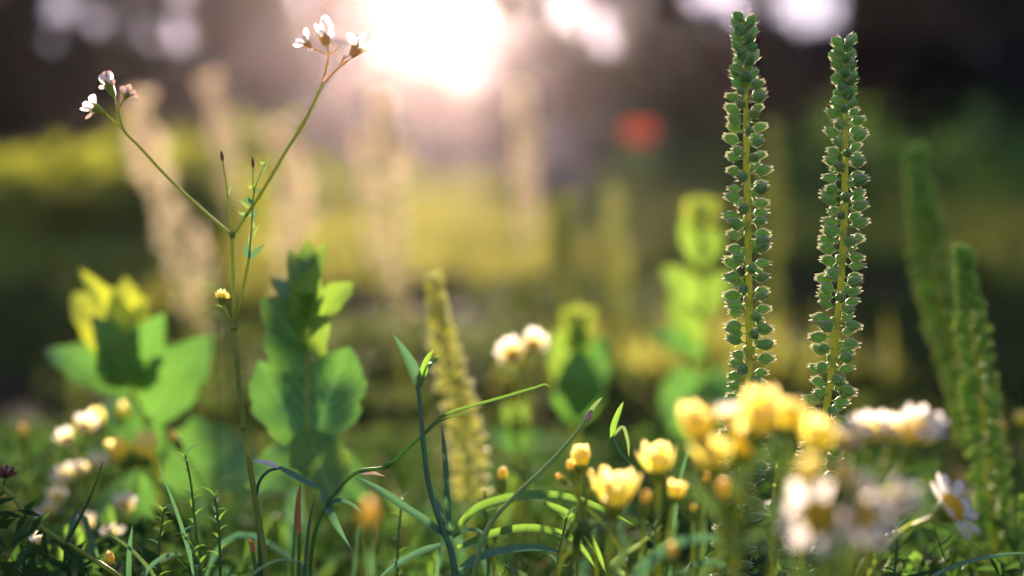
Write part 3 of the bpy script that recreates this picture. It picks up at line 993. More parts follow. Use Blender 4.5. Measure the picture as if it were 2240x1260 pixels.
FR = 'white and yellow flowers at the lower right'
FM = 'yellow flower buds low in the middle'
FL = 'white and yellow flowers at the lower left'
FLOWERS = [
    # right, before the sharp spikes
    ('cup', 1525, 925, .43, 88, -15, 10, 'yellow flower at the left end of the upper right cluster', FR),
    ('cup', 1660, 905, .42, 105, 5, 10, 'largest yellow flower, hiding the stem of the taller sharp seed spike', FR),
    ('white_cup', 1595, 915, .43, 60, -5, 10, 'small white flower between two yellow heads at the upper right', FR),
    ('cup', 1730, 910, .43, 72, 6, 5, 'upright yellow flower standing between the two sharp seed spikes', FR),
    ('cup', 1625, 960, .44, 85, 0, 20, 'yellow flower just below the largest yellow flower', FR),
    ('cup', 1555, 990, .43, 80, -10, 15, 'yellow flower hanging lowest in the left part of the upper right cluster', FR),
    ('cup', 1790, 950, .43, 82, 8, 10, 'yellow flower hiding the stem of the shorter sharp seed spike', FR),
    ('cup', 1770, 1030, .385, 70, -5, 15, 'yellow flower just below the one before the shorter sharp seed spike', FR),
    ('white_cup', 1850, 970, .465, 75, 5, 15, 'leftmost white flower of the row right of the sharp seed spikes', FR),
    ('white_cup', 1900, 945, .465, 85, 0, 10, 'second white flower of the row right of the sharp seed spikes', FR),
    ('white_cup', 1950, 945, .465, 80, 5, 10, 'third white flower of the row right of the sharp seed spikes', FR),
    ('white_cup', 2010, 945, .465, 100, 18, 12, 'rightmost and largest white flower of the row right of the sharp seed spikes', FR),
    ('bud', 1840, 1060, .385, 66, 5, 10, 'orange pink bud above the low daisies at right', FR),
    ('white_cup', 1880, 1070, .385, 70, 8, 10, 'small white flower beside the orange pink bud', FR),
    ('daisy', 1790, 1130, .395, 135, -25, 60, 'low white daisy with a yellow centre, the left one of the front pair', FR),
    ('daisy', 1885, 1125, .395, 120, 12, 58, 'low white daisy with a yellow centre, the right one of the front pair', FR),
    ('white_cup', 1965, 1100, .40, 90, 25, 15, 'white flower at the right end of the low daisy cluster', FR),
    ('daisy', 2084, 1110, .52, 124, 52, 32, 'single white daisy turned to the right on a bent green stem', FR, 1960),
    # middle
    ('cup', 1440, 1005, .50, 68, 0, 5, 'upright yellow flower alone left of the upper right cluster', FM),
    ('cup', 1345, 1070, .49, 92, 4, 10, 'wide yellow flower above the long arching grass leaf', FM),
    ('cup', 1270, 1000, .54, 50, 2, 5, 'small yellow flower beside the pale slanting grass stalk', FM),
    ('bud', 1250, 1028, .54, 30, -15, 5, 'little peach bud just under the small yellow flower by the pale stalk', FM),
    ('bud', 1290, 1045, .54, 26, 8, 5, 'pinkish bud right under the small yellow flower by the pale stalk', FM),
    ('bud', 1313, 1030, .54, 20, 25, 5, 'tiny peach bud on a side twig above the wide yellow flower', FM),
    ('bud', 1228, 1048, .54, 22, -40, 5, 'tiny orange bud leaning left above the arching grass leaf', FM),
    ('bud', 1412, 1100, .50, 40, 4, 5, 'slim peach bud right of the wide yellow flower', FM),
    ('cup', 1480, 1072, .51, 44, 10, 5, 'small yellow flower leaning right below the lone upright one', FM),
    ('bud', 1517, 1118, .53, 28, 0, 5, 'small closed peach bud low between two stems', FM),
    ('bud', 1545, 1055, .52, 30, 5, 5, 'slender orange bud below the upper right cluster', FM),
    ('bud', 1580, 1090, .46, 56, 5, 5, 'orange bud before the base of the taller sharp seed spike', FM),
    ('bud', 1470, 1215, .46, 36, 0, 5, 'dull yellow bud near the bottom edge, right of centre', FM),
    ('bud', 1098, 1048, .68, 38, 6, 5, 'yellow bud standing alone in the greenery at centre', FM),
    ('bud', 806, 1150, .41, 70, 2, 5, 'soft orange yellow bud in front at the bottom, left of centre', FM),
    ('daisy', 1262, 1180, .56, 20, 30, 10, 'tiny pale flower low under the arching grass leaf', FM),
    # single white flower behind
    ('white_cup', 1120, 776, .82, 72, -25, 35, 'left half of the pair of white flowers standing alone behind the grass shoot', 'white flowers alone at centre'),
    ('white_cup', 1168, 754, .82, 66, 25, 35, 'right half of the pair of white flowers standing alone behind the grass shoot', 'white flowers alone at centre'),
    # left
    ('white_cup', 185, 935, .80, 62, 15, 10, 'upper white flower under the left leaf of the yellow topped plant', FL),
    ('white_cup', 145, 962, .80, 52, -20, 10, 'white flower touching the upper left one from below', FL),
    ('white_cup', 145, 1045, .80, 62, -15, 15, 'round white flower halfway down the left group', FL),
    ('white_cup', 180, 1030, .80, 44, 10, 10, 'small white flower with yellow base beside the round white one', FL),
    ('white_cup', 215, 1015, .80, 50, 15, 10, 'white flower behind the dark thin stem at left', FL),
    ('daisy', 108, 1118, .80, 62, -20, 20, 'lower white flower nearest the left edge', FL),
    ('white_cup', 125, 1090, .80, 50, 10, 10, 'white flower just above the lower left one', FL),
    ('white_cup', 272, 1108, .76, 58, 25, 10, 'white flower with orange base right of the left group', FL),
    ('white_cup', 185, 1150, .78, 55, 5, 15, 'dull peach white flower low in the left group', FL),
    ('white_cup', 245, 1175, .76, 52, 5, 10, 'white flower low near the dark grass blades', FL),
    ('white_cup', 215, 1180, .77, 40, -10, 10, 'small white flower lowest in the left group', FL),
    ('white_cup', 84, 1182, .66, 34, -25, 10, 'white bud on a bent stalk in the bottom left corner', FL, 150),
    ('bud', 50, 950, .85, 32, 0, 5, 'small orange bud on a straight stalk at the left edge', FL),
    ('cup', 262, 985, .78, 60, -45, 5, 'drooping yellow flower under the yellow topped plant', FL),
    ('cup', 318, 975, .78, 62, 15, 5, 'open yellow flower beside the stem of the yellow topped plant', FL),
    ('bud', 384, 962, .78, 34, -28, 5, 'slim yellow bud right of the stem of the yellow topped plant', FL),
    ('cup', 212, 915, .84, 44, -20, 5, 'yellow flower just above the upper white flower at left', FL),
    ('cup', 268, 900, .86, 36, 20, 5, 'small orange yellow flower below the left leaf of the yellow topped plant', FL),
    ('bud', 240, 1232, .62, 40, 0, 10, 'pale green white bud at the bottom edge, lower left', FL),
    ('bud', 1985, 965, .42, 60, 10, 10, 'yellow bud tucked under the largest white flower of the right row', FR),
    ('bud', 2192, 940, .85, 26, 0, 5, 'tiny yellow bud right of the half blurred spike at far right', FR),
    ('cup', 2236, 915, .85, 40, -5, 5, 'yellow flower cut by the right edge', FR),
]
for fl in FLOWERS:
    kind, px, py, z, dia, tilt, tow, lab, grp = fl[:9]
    flower(kind, px, py, z, dia * (1.12 if z < .47 and kind != 'cup' else (.96 if kind == 'cup' else 1.04)), tilt, tow + (18 if kind == 'white_cup' else 0), lab, grp, gx=fl[9] if len(fl) > 9 else None, petal_parts=(px in (1790, 1885, 2084)) and kind == 'daisy',
           name='flower_bud' if kind == 'bud' else ('daisy' if kind == 'daisy' else ('yellow_flower' if kind == 'cup' else 'white_flower')))

# ------------------------------------------------------------------ forked flower stem in focus
Z0 = 0.60
base = Vector((P(600, 1330).x + .004, P(600, 1330).y + .01, -0.004))
root = thing('forked_flower_stem', base, 'thin forked flower stem, withered white flowers on its left arm, fresh ones on its right', 'flower stem')


def px_tube(parent, base, name, pts, r0, r1, mat, n=7, z=Z0, dz=0.0, extra=None, seg=8, bumps=False):
    q = [P(p[0], p[1], z + (p[2] if len(p) > 2 else 0)) for p in pts]
    if extra is not None: q.append(extra)
    m = MB()
    sp_ = spline(q, seg)
    rr = [M(r0 + (r1 - r0) * i / (len(sp_) - 1), z) for i in range(len(sp_))]
    m.tube(sp_, rr, n)
    return m.build(name, MT[mat], parent, base), sp_


st, sp_ = px_tube(root, base, 'stem', [(508, 512), (511, 620), (514, 740), (522, 830), (533, 930), (550, 1040), (568, 1150), (582, 1240), (592, 1310)], 4.2, 8.5, 'stem', 9, extra=base)
for px, py, rr in ((512, 716, 9), (508, 514, 6.5), (533, 935, 7.8)):
    c = P(px, py)
    m = MB()
    m.lathe(c - UPV * M(8), UPV, [(0, M(rr * .6)), (M(4), M(rr * .95)), (M(8), M(rr)), (M(12), M(rr * .95)), (M(16), M(rr * .6))], 9)
    m.build('node', MT['stem'], root, base)
m = MB()   # sparse hairs of the stem
rr_ = random.Random(4)
for k in range(150):
    p = sp_[rr_.randrange(len(sp_) - 12)]
    p = p + (sp_[1] - sp_[0]) * rr_.random()
    a = rr_.uniform(0, 6.28)
    d = Vector((math.cos(a), math.sin(a), rr_.uniform(-.2, .4)))
    m.leaf(p + d * M(3), p + d * M(9.5), M(.8), UPV, 0, 0, 'lance', 2, 1)
m.build('hairs', MT['capsule_rim'], root, base)
px_tube(root, base, 'branch', [(507, 514), (440, 456), (360, 381), (302, 318), (270, 284), (262, 258), (257, 236)], 3.6, 3.0, 'stem')
px_tube(root, base, 'branch', [(509, 514), (560, 440), (620, 340), (680, 240, .004), (706, 182, .005)], 4.0, 3.2, 'stem')
px_tube(root, base, 'branch', [(508, 514), (501, 455), (493, 392), (486, 346)], 3.2, 1.8, 'stem')
m = MB(); m.leaf(P(497, 432), P(509, 402), M(6), -FWD, .05, .3, 'lance', 6, 2); m.build('leaf', MT['palegrass'], root, base)
m = MB(); m.lathe(P(487, 352), P(484, 330) - P(487, 352), [(0, M(2)), (M(6), M(4)), (M(14), M(3.5)), (M(20), M(1.5)), (M(24), 0)], 7); m.build('bud', MT['darkbud'], root, base)


def small_flower(parent, base, c0, c1, petals, cal, pm, cw=7, stalk=None, sr=2.2, smat='stem', dzs=0.0):
    """calyx from c0 to c1 (px) and petals [(tipx, tipy, width, dz, roll, matname)] sprung from its mouth"""
    if stalk:
        px_tube(parent, base, 'stalk', stalk, sr, sr * .9, smat, 6)
    a, b = P(*c0), P(*c1)
    L = (b - a).length
    m = MB()
    m.lathe(a, b - a, [(0, M(cw * .3)), (L * .25, M(cw * .7)), (L * .7, M(cw)), (L, M(cw * .95)), (L * .98, M(cw * .3))], 10, 0, 5, .08)
    for k in range(5):
        th = k * 1.2566 + .3
        ax = (b - a).normalized(); o1 = ax.orthogonal().normalized(); o2 = ax.cross(o1)
        d = o1 * math.cos(th) + o2 * math.sin(th)
        m.leaf(a.lerp(b, .7) + d * M(cw * .95), b + (b - a) * .35 + d * M(cw * 1.35), M(cw * .9), d, .05, .2, 'lance', 5, 2)
    hd = m.build('flower_head', MT[cal], parent, base)
    for i, (tx, ty, w, dz, roll, mn) in enumerate(petals):
        t = P(tx, ty, Z0 + dz)
        st_ = b.lerp(a, .15)
        ax = (t - st_).normalized()
        nrm = Quaternion(ax, R(roll)) @ ((CAMP - t).normalized())
        m = MB()
        m.leaf(st_, t, M(w), nrm, .12 if i % 2 else -.08, .25, 'petal', 9, 4, wave=.05 if mn == 'wither' else .02, seed=i + 1)
        m.build('petal', MT[mn], hd, base)
    return hd


# left arm, withered
small_flower(root, base, (251, 212), (236, 184), [(217, 164, 17, -.003, 20, 'white'), (228, 156, 16, .003, -20, 'wither'), (240, 154, 16, .005, 10, 'wither'), (248, 172, 13, -.003, 30, 'wither'), (216, 192, 10, .002, -30, 'white'), (244, 160, 12, .0, 0, 'white')], 'calyx', None, 10, [(257, 236), (254, 222), (251, 212)], 2.6)
small_flower(root, base, (232, 250), (206, 236), [(180, 226, 17, -.002, 20, 'white'), (201, 206, 18, .002, -15, 'white'), (186, 260, 9, .003, 40, 'wither'), (174, 238, 10, -.004, 0, 'white')], 'calyx', None, 9, [(270, 284), (250, 266), (232, 250)], 2.4)
small_flower(root, base, (272, 218), (281, 205), [(266, 188, 16, .003, 20, 'wither'), (286, 184, 14, -.003, -20, 'wither'), (298, 200, 14, .002, 25, 'wither'), (304, 216, 11, .0, -30, 'wither'), (276, 190, 12, -.004, 0, 'white')], 'calyx', None, 6, [(258, 240), (266, 226), (272, 218)], 2.6)
px_tube(root, base, 'stalk', [(262, 250), (264, 226), (266, 196)], 1.6, 1.0, 'calyx_tan', 5)
# right arm, fresh
px_tube(root, base, 'stalk', [(706, 182), (714, 150), (719, 122)], 2.6, 2.2, 'calyx_tan', 6)
px_tube(root, base, 'stalk', [(706, 182), (730, 158), (752, 140), (768, 128)], 2.8, 2.4, 'calyx_tan', 6)
small_flower(root, base, (716, 100), (711, 80), [(712, 32, 24, .002, 10, 'white'), (688, 50, 11, -.003, -25, 'white'), (724, 50, 20, .004, -20, 'white'), (731, 70, 11, -.004, 30, 'white'), (698, 66, 13, -.006, 0, 'white'), (704, 40, 16, .006, 30, 'white')], 'calyx_tan', None, 12, [(719, 122), (718, 110), (716, 100)], 2.0, 'calyx_tan')
small_flower(root, base, (682, 104), (668, 94), [(669, 60, 14, .003, 15, 'white'), (640, 98, 12, -.003, -10, 'white'), (647, 86, 10, .004, 20, 'white'), (660, 76, 10, -.005, 30, 'white')], 'calyx_tan', None, 7, [(719, 122), (700, 112), (682, 104)], 1.7, 'calyx_tan')
small_flower(root, base, (770, 126), (782, 103), [(762, 70, 18, .002, 15, 'white'), (801, 72, 13, -.003, -25, 'white'), (832, 102, 14, .002, 10, 'white'), (780, 80, 16, .005, 10, 'white'), (815, 90, 9, -.005, 20, 'white')], 'calyx_tan', None, 11, None)
px_tube(root, base, 'stalk', [(770, 124), (790, 116), (806, 103)], 1.6, 1.2, 'calyx_tan', 5)
px_tube(root, base, 'stalk', [(747, 143), (750, 130), (753, 121)], 2.2, 1.0, 'calyx_tan', 5)
px_tube(root, base, 'stalk', [(720, 120), (737, 105), (728, 92)], 1.2, 1.0, 'calyx_tan', 5)
m = MB(); m.lathe(P(746, 107), P(753, 99) - P(746, 107), [(0, M(1)), (M(3), M(4)), (M(7), M(4)), (M(11), 0)], 7); m.build('bud', MT['white'], root, base)
m = MB(); m.lathe(P(676, 108), P(688, 111) - P(676, 108), [(0, M(1)), (M(4), M(4)), (M(9), M(4)), (M(13), 0)], 7); m.build('bud', MT['white'], root, base)
# the little yellow head on a side stalk
px_tube(root, base, 'stalk', [(512, 718), (504, 700), (496, 682), (488, 668)], 4.0, 3.2, 'stem')
m = MB(); m.leaf(P(492, 675), P(467, 667), M(7), UPV - FWD, .1, .3, 'lance', 7, 2); m.build('leaf', MT['palegrass'], root, base)
m = MB()
c = P(486, 652)
m.lathe(P(487, 668), P(485, 640) - P(487, 668), [(0, M(3)), (M(6), M(7)), (M(13), M(10)), (M(20), M(9)), (M(24), M(5)), (M(26), 0)], 10)
hd = m.build('flower_head', MT['calyx'], root, base)
m = MB()
rr_ = random.Random(12)
for k in range(30):
    th = k * 2.4; el = math.asin(min(1, (k + .5) / 30)) - .12
    d = (RGT * math.cos(th) * math.cos(el) + FWD * math.sin(th) * math.cos(el) + UPV * math.sin(el))
    e = (d + UPV * .35).normalized()
    m.leaf(c + d * M(6), c + d * M(6) + e * M(rr_.uniform(12, 16)), M(8), d + UPV * .1, .15, -.4, 'petal', 5, 3, 0, seed=k + 1)
m.build('petals', MT['yellow'], hd, base)
# the leafy side branch with shrivelled tips
px_tube(root, base, 'branch', [(515, 712), (527, 650), (538, 600), (545, 565)], 4.0, 3.4, 'stem')
px_tube(root, base, 'branch', [(545, 565), (549, 520), (552, 470), (556, 420), (570, 380), (586, 352)], 2.2, 1.2, 'palegrass', 6)
px_tube(root, base, 'branch', [(556, 425), (553, 395), (554, 362)], 1.8, 1.2, 'palegrass', 6)
m = MB(); m.lathe(P(554, 366), P(552, 338) - P(554, 366), [(0, M(2)), (M(6), M(4)), (M(14), M(3)), (M(26), 0)], 7); m.build('bud', MT['darkbud'], root, base)
for (b, t, w, mn) in [((545, 566), (536, 530), 13, 'bluegrass'), ((546, 564), (580, 532), 13, 'bluegrass'), ((552, 548), (545, 510), 8, 'palegrass'), ((553, 480), (565, 455), 9, 'bluegrass'),
                      ((552, 470), (518, 462), 11, 'palegrass'), ((550, 462), (517, 436), 8, 'palegrass'), ((554, 450), (541, 425), 9, 'bluegrass'), ((552, 440), (530, 436), 12, 'bluegrass'),
                      ((560, 405), (540, 412), 8, 'leaf_young'), ((572, 380), (590, 345), 9, 'palegrass'), ((580, 365), (566, 352), 8, 'leaf_young'), ((558, 500), (549, 480), 8, 'palegrass'),
                      ((560, 420), (574, 415), 7, 'bluegrass'), ((553, 520), (568, 488), 6, 'palegrass')]:
    m = MB(); m.leaf(P(*b), P(*t), M(w), (-FWD + UPV * random.uniform(-.6, .6)), .18, .35, 'lance', 8, 3, wave=.08); m.build('leaf', MT[mn], root, base)


# ------------------------------------------------------------------ grasses and narrow leaves in focus
def ribbon(parent, base, pts, w, mat, z=Z0, nrm=None, fold=.35, name='leaf', twist=0.0, seg=8, shape='linear'):
    q = [P(p[0], p[1], z + (p[2] if len(p) > 2 else 0)) for p in pts]
    path = spline(q, seg)
    m = MB()
    m.leaf(path[0], path[-1], M(w, z), nrm if nrm is not None else (-FWD * .8 + UPV * .6), 0, fold, shape, 10, 4, path=path, twist=twist)
    return m.build(name, MT[mat], parent, base)


def gbase(px, z=Z0, dx=0.0):
    p = P(px, 1330, z)
    return Vector((p.x + dx, p.y, -0.004))


b1 = gbase(1010)
rt = thing('grass_shoot', b1, 'green grass shoot at centre, one folded upright leaf, narrow leaves spraying from its joint', 'grass plant')
px_tube(rt, b1, 'stem', [(914, 842), (920, 900), (927, 980), (938, 1060), (962, 1140), (985, 1200), (1000, 1290)], 4.5, 8, 'bluegrass', extra=b1)
ribbon(rt, b1, [(915, 850), (903, 810), (880, 765), (857, 727)], 27, 'bluegrass', fold=.5, shape='lance', nrm=-FWD + RGT * .6)
ribbon(rt, b1, [(917, 848), (924, 815), (936, 785), (950, 764)], 15, 'grass', fold=.4)
ribbon(rt, b1, [(922, 842), (935, 806), (957, 782, .02), (962, 776, .02)], 10, 'grass', fold=.4)
ribbon(rt, b1, [(929, 948), (955, 922), (985, 905), (1040, 888), (1110, 868), (1170, 850), (1196, 843), (1204, 848)], 14, 'grass', nrm=UPV - FWD * .5)
ribbon(rt, b1, [(932, 950), (960, 925), (1000, 910), (1042, 903)], 9, 'grass', nrm=UPV - FWD * .3)
ribbon(rt, b1, [(985, 1172), (979, 1100), (973, 1000), (966, 928)], 13, 'bluegrass')
ribbon(rt, b1, [(978, 1170), (958, 1110), (933, 1056)], 17, 'bluegrass')
ribbon(rt, b1, [(975, 1175), (930, 1140), (880, 1108), (830, 1072), (780, 1043)], 21, 'bluegrass', nrm=UPV - FWD * .8)
ribbon(rt, b1, [(990, 1172), (1040, 1118), (1100, 1096), (1180, 1085), (1260, 1096), (1330, 1122), (1385, 1148)], 30, 'grass', nrm=UPV * 1.2 - FWD * .8)
ribbon(rt, b1, [(990, 1176), (1020, 1160), (1045, 1160), (1068, 1178)], 9, 'bluegrass')
ribbon(rt, b1, [(965, 1192), (920, 1208), (870, 1235), (825, 1268)], 18, 'bluegrass', nrm=UPV - FWD)
ribbon(rt, b1, [(985, 1268), (1040, 1225), (1110, 1204), (1180, 1200), (1246, 1214)], 22, 'bluegrass', nrm=UPV - FWD)
ribbon(rt, b1, [(1000, 1200, .02), (1080, 1168, .02), (1180, 1158, .02), (1250, 1180, .02), (1310, 1250, .02)], 22, 'grass', nrm=UPV - FWD)
ribbon(rt, b1, [(1190, 1100, .03), (1240, 1125, .03), (1290, 1180, .03), (1330, 1260, .03)], 20, 'grass', nrm=UPV - FWD)
ribbon(rt, b1, [(955, 1268), (958, 1230), (963, 1196)], 9, 'bluegrass')

b2 = gbase(700, .62)
rt = thing('jointed_grass_stalk', b2, 'jointed grass stalk climbing right to meet the arching leaf of the grass shoot', 'grass plant')
px_tube(rt, b2, 'stem', [(930, 946), (885, 987), (847, 1020), (782, 1033), (735, 1075), (705, 1120), (680, 1220), (680, 1300)], 4, 5, 'grass', extra=b2)
m = MB(); m.lathe(P(838, 1022), P(856, 1014) - P(838, 1022), [(0, M(4)), (M(5), M(7)), (M(12), M(7)), (M(20), M(4))], 8); m.build('node', MT['grass'], rt, b2)
m = MB(); m.leaf(P(780, 1034), P(842, 1042), M(14), UPV - FWD, .08, .3, 'lance', 8, 3); m.build('leaf', MT['wither'], rt, b2)
ribbon(rt, b2, [(706, 1120), (735, 1095), (765, 1102), (800, 1130)], 10, 'bluegrass')

b3 = gbase(560, .60)
rt = thing('bent_grass_stalk', b3, 'bent blue green blade with pale dry tip left of the red brown stalk', 'grass blade')
px_tube(rt, b3, 'stem', [(612, 1024), (588, 1030), (568, 1052), (561, 1080), (566, 1160), (570, 1290)], 3, 5, 'bluegrass', extra=b3)
ribbon(rt, b3, [(610, 1023), (645, 1042), (680, 1060), (702, 1068)], 17, 'bluegrass', nrm=UPV - FWD * .8)
ribbon(rt, b3, [(702, 1064), (718, 1110), (740, 1155), (768, 1200)], 20, 'bluegrass', shape='lance')
m = MB(); m.leaf(P(612, 1024), P(544, 1008), M(15), UPV - FWD, .1, .3, 'lance', 8, 3); m.build('dry_tip', MT['white'], rt, b3)

b4 = gbase(1025, .585)
rt = thing('grass_stalk', b4, 'pale slanting grass stalk rising to the right beside the small yellow flower', 'grass blade', 'single grass blades')
px_tube(rt, b4, 'stem', [(1292, 903), (1258, 950), (1190, 1025), (1130, 1082), (1070, 1150), (1030, 1290)], 3.4, 6, 'palegrass', z=.585, extra=b4)
ribbon(rt, b4, [(1284, 914), (1297, 893), (1318, 868)], 10, 'palegrass', z=.585)
m = MB(); m.lathe(P(1281, 922, .585), P(1295, 898, .585) - P(1281, 922, .585), [(0, M(5)), (M(8), M(8)), (M(18), M(7)), (M(28), M(3))], 8); m.build('node', MT['wither'], rt, b4)

b5 = gbase(1430, .585)
rt = thing('grass_stalk', b5, 'kinked grass blade with a forked tip between the pale stalk and the lone yellow flower', 'grass blade', 'single grass blades')
px_tube(rt, b5, 'stem', [(1338, 955), (1352, 985), (1378, 1020), (1395, 1065), (1405, 1140), (1415, 1290)], 4, 6, 'bluegrass', z=.585, extra=b5)
ribbon(rt, b5, [(1338, 960), (1343, 930), (1352, 905), (1364, 878)], 13, 'grass', z=.585)
ribbon(rt, b5, [(1340, 956), (1362, 935), (1372, 960), (1376, 1000)], 8, 'palegrass', z=.585)


def blade_thing(pts, w, mat, label, z=Z0, gpx=None, nrm=None, name='grass_stalk', group='single grass blades', fold=.35):
    b = gbase(gpx if gpx is not None else pts[0][0], z)
    q = [b] + [P(p[0], p[1], z) for p in pts]
    path = spline(q, 9)
    m = MB()
    m.leaf(path[0], path[-1], M(w, z), nrm if nrm is not None else (-FWD * .8 + UPV * .6), 0, fold, 'linear', 10, 4, path=path)
    o = m.build(name, MT[mat], None, b)
    return tag(o, label, 'grass blade', group)


blade_thing([(1470, 1200), (1488, 1050), (1512, 962)], 10, 'bluegrass', 'thin blue green blade leaning under the left end of the yellow cluster', .56)
blade_thing([(1995, 1300), (2060, 1252), (2140, 1224), (2240, 1211), (2330, 1214)], 12, 'bluegrass', 'dark blue green blade arching out of the bottom right corner', .58, 1960, UPV - FWD * .5)
blade_thing([(1690, 1200), (1692, 1080), (1700, 1010)], 9, 'stem', 'straight thin green blade right of the base of the taller sharp seed spike', .57)
blade_thing([(1390, 1270), (1340, 1240), (1400, 1190), (1450, 1150)], 14, 'palegrass', 'pale blade slanting up right at the bottom edge, right of centre', .56, 1330)
blade_thing([(640, 1240), (646, 1150), (650, 1075)], 8, 'grass', 'slim green blade just left of the red brown dry stalk', .60)
blade_thing([(668, 1240), (676, 1150), (690, 1080)], 8, 'bluegrass', 'slim blue green blade just right of the red brown dry stalk', .605)
for pts_, top, w_, lab in (([(655, 1165), (654, 1210), (652, 1290)], [(654, 1172), (652, 1120), (657, 1058)], 13, 'red brown dry stalk standing upright near the bottom'),
                           ([(553, 1208), (558, 1240), (562, 1300)], [(554, 1212), (552, 1196), (545, 1178)], 11, 'short orange red dry leaf at the foot of the forked stem')):
    bd = gbase(pts_[-1][0])
    rt = thing('dry_stalk', bd, lab, 'dry stalk')
    px_tube(rt, bd, 'stem', pts_, 3.5, 4.5, 'grass', extra=bd)
    ribbon(rt, bd, top, w_, 'dry', name='dry_leaf')

blade_thing([(282, 1255), (284, 1200), (290, 1150)], 12, 'bluegrass', 'dark upright blade under the white flowers at left', .58)
blade_thing([(330, 1250), (300, 1215), (215, 1150)], 9, 'stem_dark', 'dark blade leaning left below the white flowers at left', .58)
blade_thing([(310, 1265), (330, 1240), (370, 1215), (400, 1212)], 12, 'bluegrass', 'short dark blade arching right near the bottom left', .57)
blade_thing([(420, 1230), (400, 1160), (345, 1010)], 10, 'bluegrass', 'long thin blade leaning left before the yellow topped plant', .60)
blade_thing([(560, 1250), (610, 1225), (680, 1232)], 8, 'palegrass', 'pale small blade curling right at the foot of the forked stem', .59, 520)
blade_thing([(1890, 1280), (1950, 1180), (2020, 1140), (2100, 1170), (2160, 1230)], 10, 'stem', 'bent green stalk arching over below the single daisy at right', .53, 1880)
blade_thing([(1400, 1250), (1460, 1200), (1560, 1180), (1620, 1210)], 24, 'bluegrass', 'wide dark blurred blade before the base of the taller sharp seed spike', .48, 1380)
blade_thing([(1640, 1300), (1560, 1230), (1470, 1260)], 18, 'bluegrass', 'dark blade bending left at the bottom edge under the sharp seed spikes', .52, 1650)

bl = gbase(330, .60)
rt = thing('withered_stem', bl, 'thin green stem slanting up to a dark withered flower at the left edge', 'flower stem')
px_tube(rt, bl, 'stem', [(-60, 1000), (8, 1068), (100, 1160), (190, 1215), (260, 1262), (310, 1320)], 4.5, 6, 'stem', extra=bl)
px_tube(rt, bl, 'branch', [(140, 1196), (185, 1112), (208, 1060), (226, 1008)], 4.5, 1.2, 'stem_dark')
px_tube(rt, bl, 'stalk', [(6, 1066), (10, 1050), (14, 1040)], 2.5, 2, 'stem_dark')
m = MB()
for k in range(9):
    a = k * .7
    m.leaf(P(12, 1046), P(12 + 26 * math.cos(a), 1032 - 16 * abs(math.sin(a)), Z0 + .004 * math.sin(a * 2)), M(9), -FWD + UPV * math.sin(a), .2, .4, 'petal', 6, 3, wave=.1)
m.build('flower_head', MT['darkbud'], rt, bl)
m = MB()
for k in range(7):
    a = k * .9
    m.leaf(P(14, 1040), P(14 + 22 * math.cos(a), 1024 - 10 * abs(math.sin(a)), Z0 - .003), M(4), -FWD, .2, .4, 'petal', 5, 2)
m.build('dry_petals', MT['wither'], rt, bl)


def sprig(px_path, z, nl, ll, label, seed):
    r = random.Random(seed)
    b = gbase(px_path[-1][0], z)
    rt = thing('leafy_sprig', b, label, 'sprig', 'small leafy sprigs in the undergrowth')
    ob, path = px_tube(rt, b, 'stem', px_path, 2.2, 4.2, 'stem_dark', 6, z=z, extra=b)
    m = MB()
    for k in range(nl):
        p = path[int(k / nl * len(path) * .62)]
        a = k * 2.4 + r.random()
        d = RGT * math.cos(a) + FWD * math.sin(a) * .6 + UPV * r.uniform(.15, .8)
        l_ = M(ll, z) * r.uniform(.5, 1.1)
        m = MB()
        m.leaf(p, p + d * l_, l_ * r.uniform(.16, .26), UPV - FWD * .6, .15, .35, 'lance', 6, 2)
        m.build('leaf', MT['grass' if k % 3 else 'bluegrass'], rt, b)


sprig([(405, 995), (418, 1060), (425, 1130), (440, 1260)], .61, 16, 34, 'small leafy sprig before the round lower leaf at left', 1)
sprig([(470, 1085), (478, 1150), (482, 1260)], .61, 16, 36, 'leafy sprig left of the foot of the forked stem', 2)
sprig([(400, 1165), (430, 1215), (450, 1290)], .58, 12, 40, 'dark leafy sprig at the bottom, left of the forked stem', 3)
sprig([(360, 1110), (350, 1180), (345, 1290)], .60, 14, 30, 'leafy sprig right of the low white flowers at left', 4)
sprig([(1240, 1130), (1225, 1200), (1215, 1290)], .60, 12, 36, 'leafy sprig under the long arching grass leaf', 5)
sprig([(1430, 1150), (1440, 1220), (1445, 1290)], .55, 12, 38, 'leafy sprig under the slim peach bud', 6)
sprig([(1060, 1070), (1062, 1150), (1070, 1290)], .66, 14, 34, 'leafy sprig behind the joint of the grass shoot', 7)
sprig([(880, 1090), (872, 1170), (868, 1290)], .64, 14, 34, 'leafy sprig left of the grass shoot', 8)
sprig([(475, 640), (470, 760), (472, 900), (476, 1060), (480, 1200)], .84, 26, 40, 'tall blurred weedy sprig behind the forked stem', 9)
sprig([(1965, 1150), (1960, 1220), (1950, 1300)], .60, 12, 38, 'dark leafy sprig below the white flowers at right', 10)

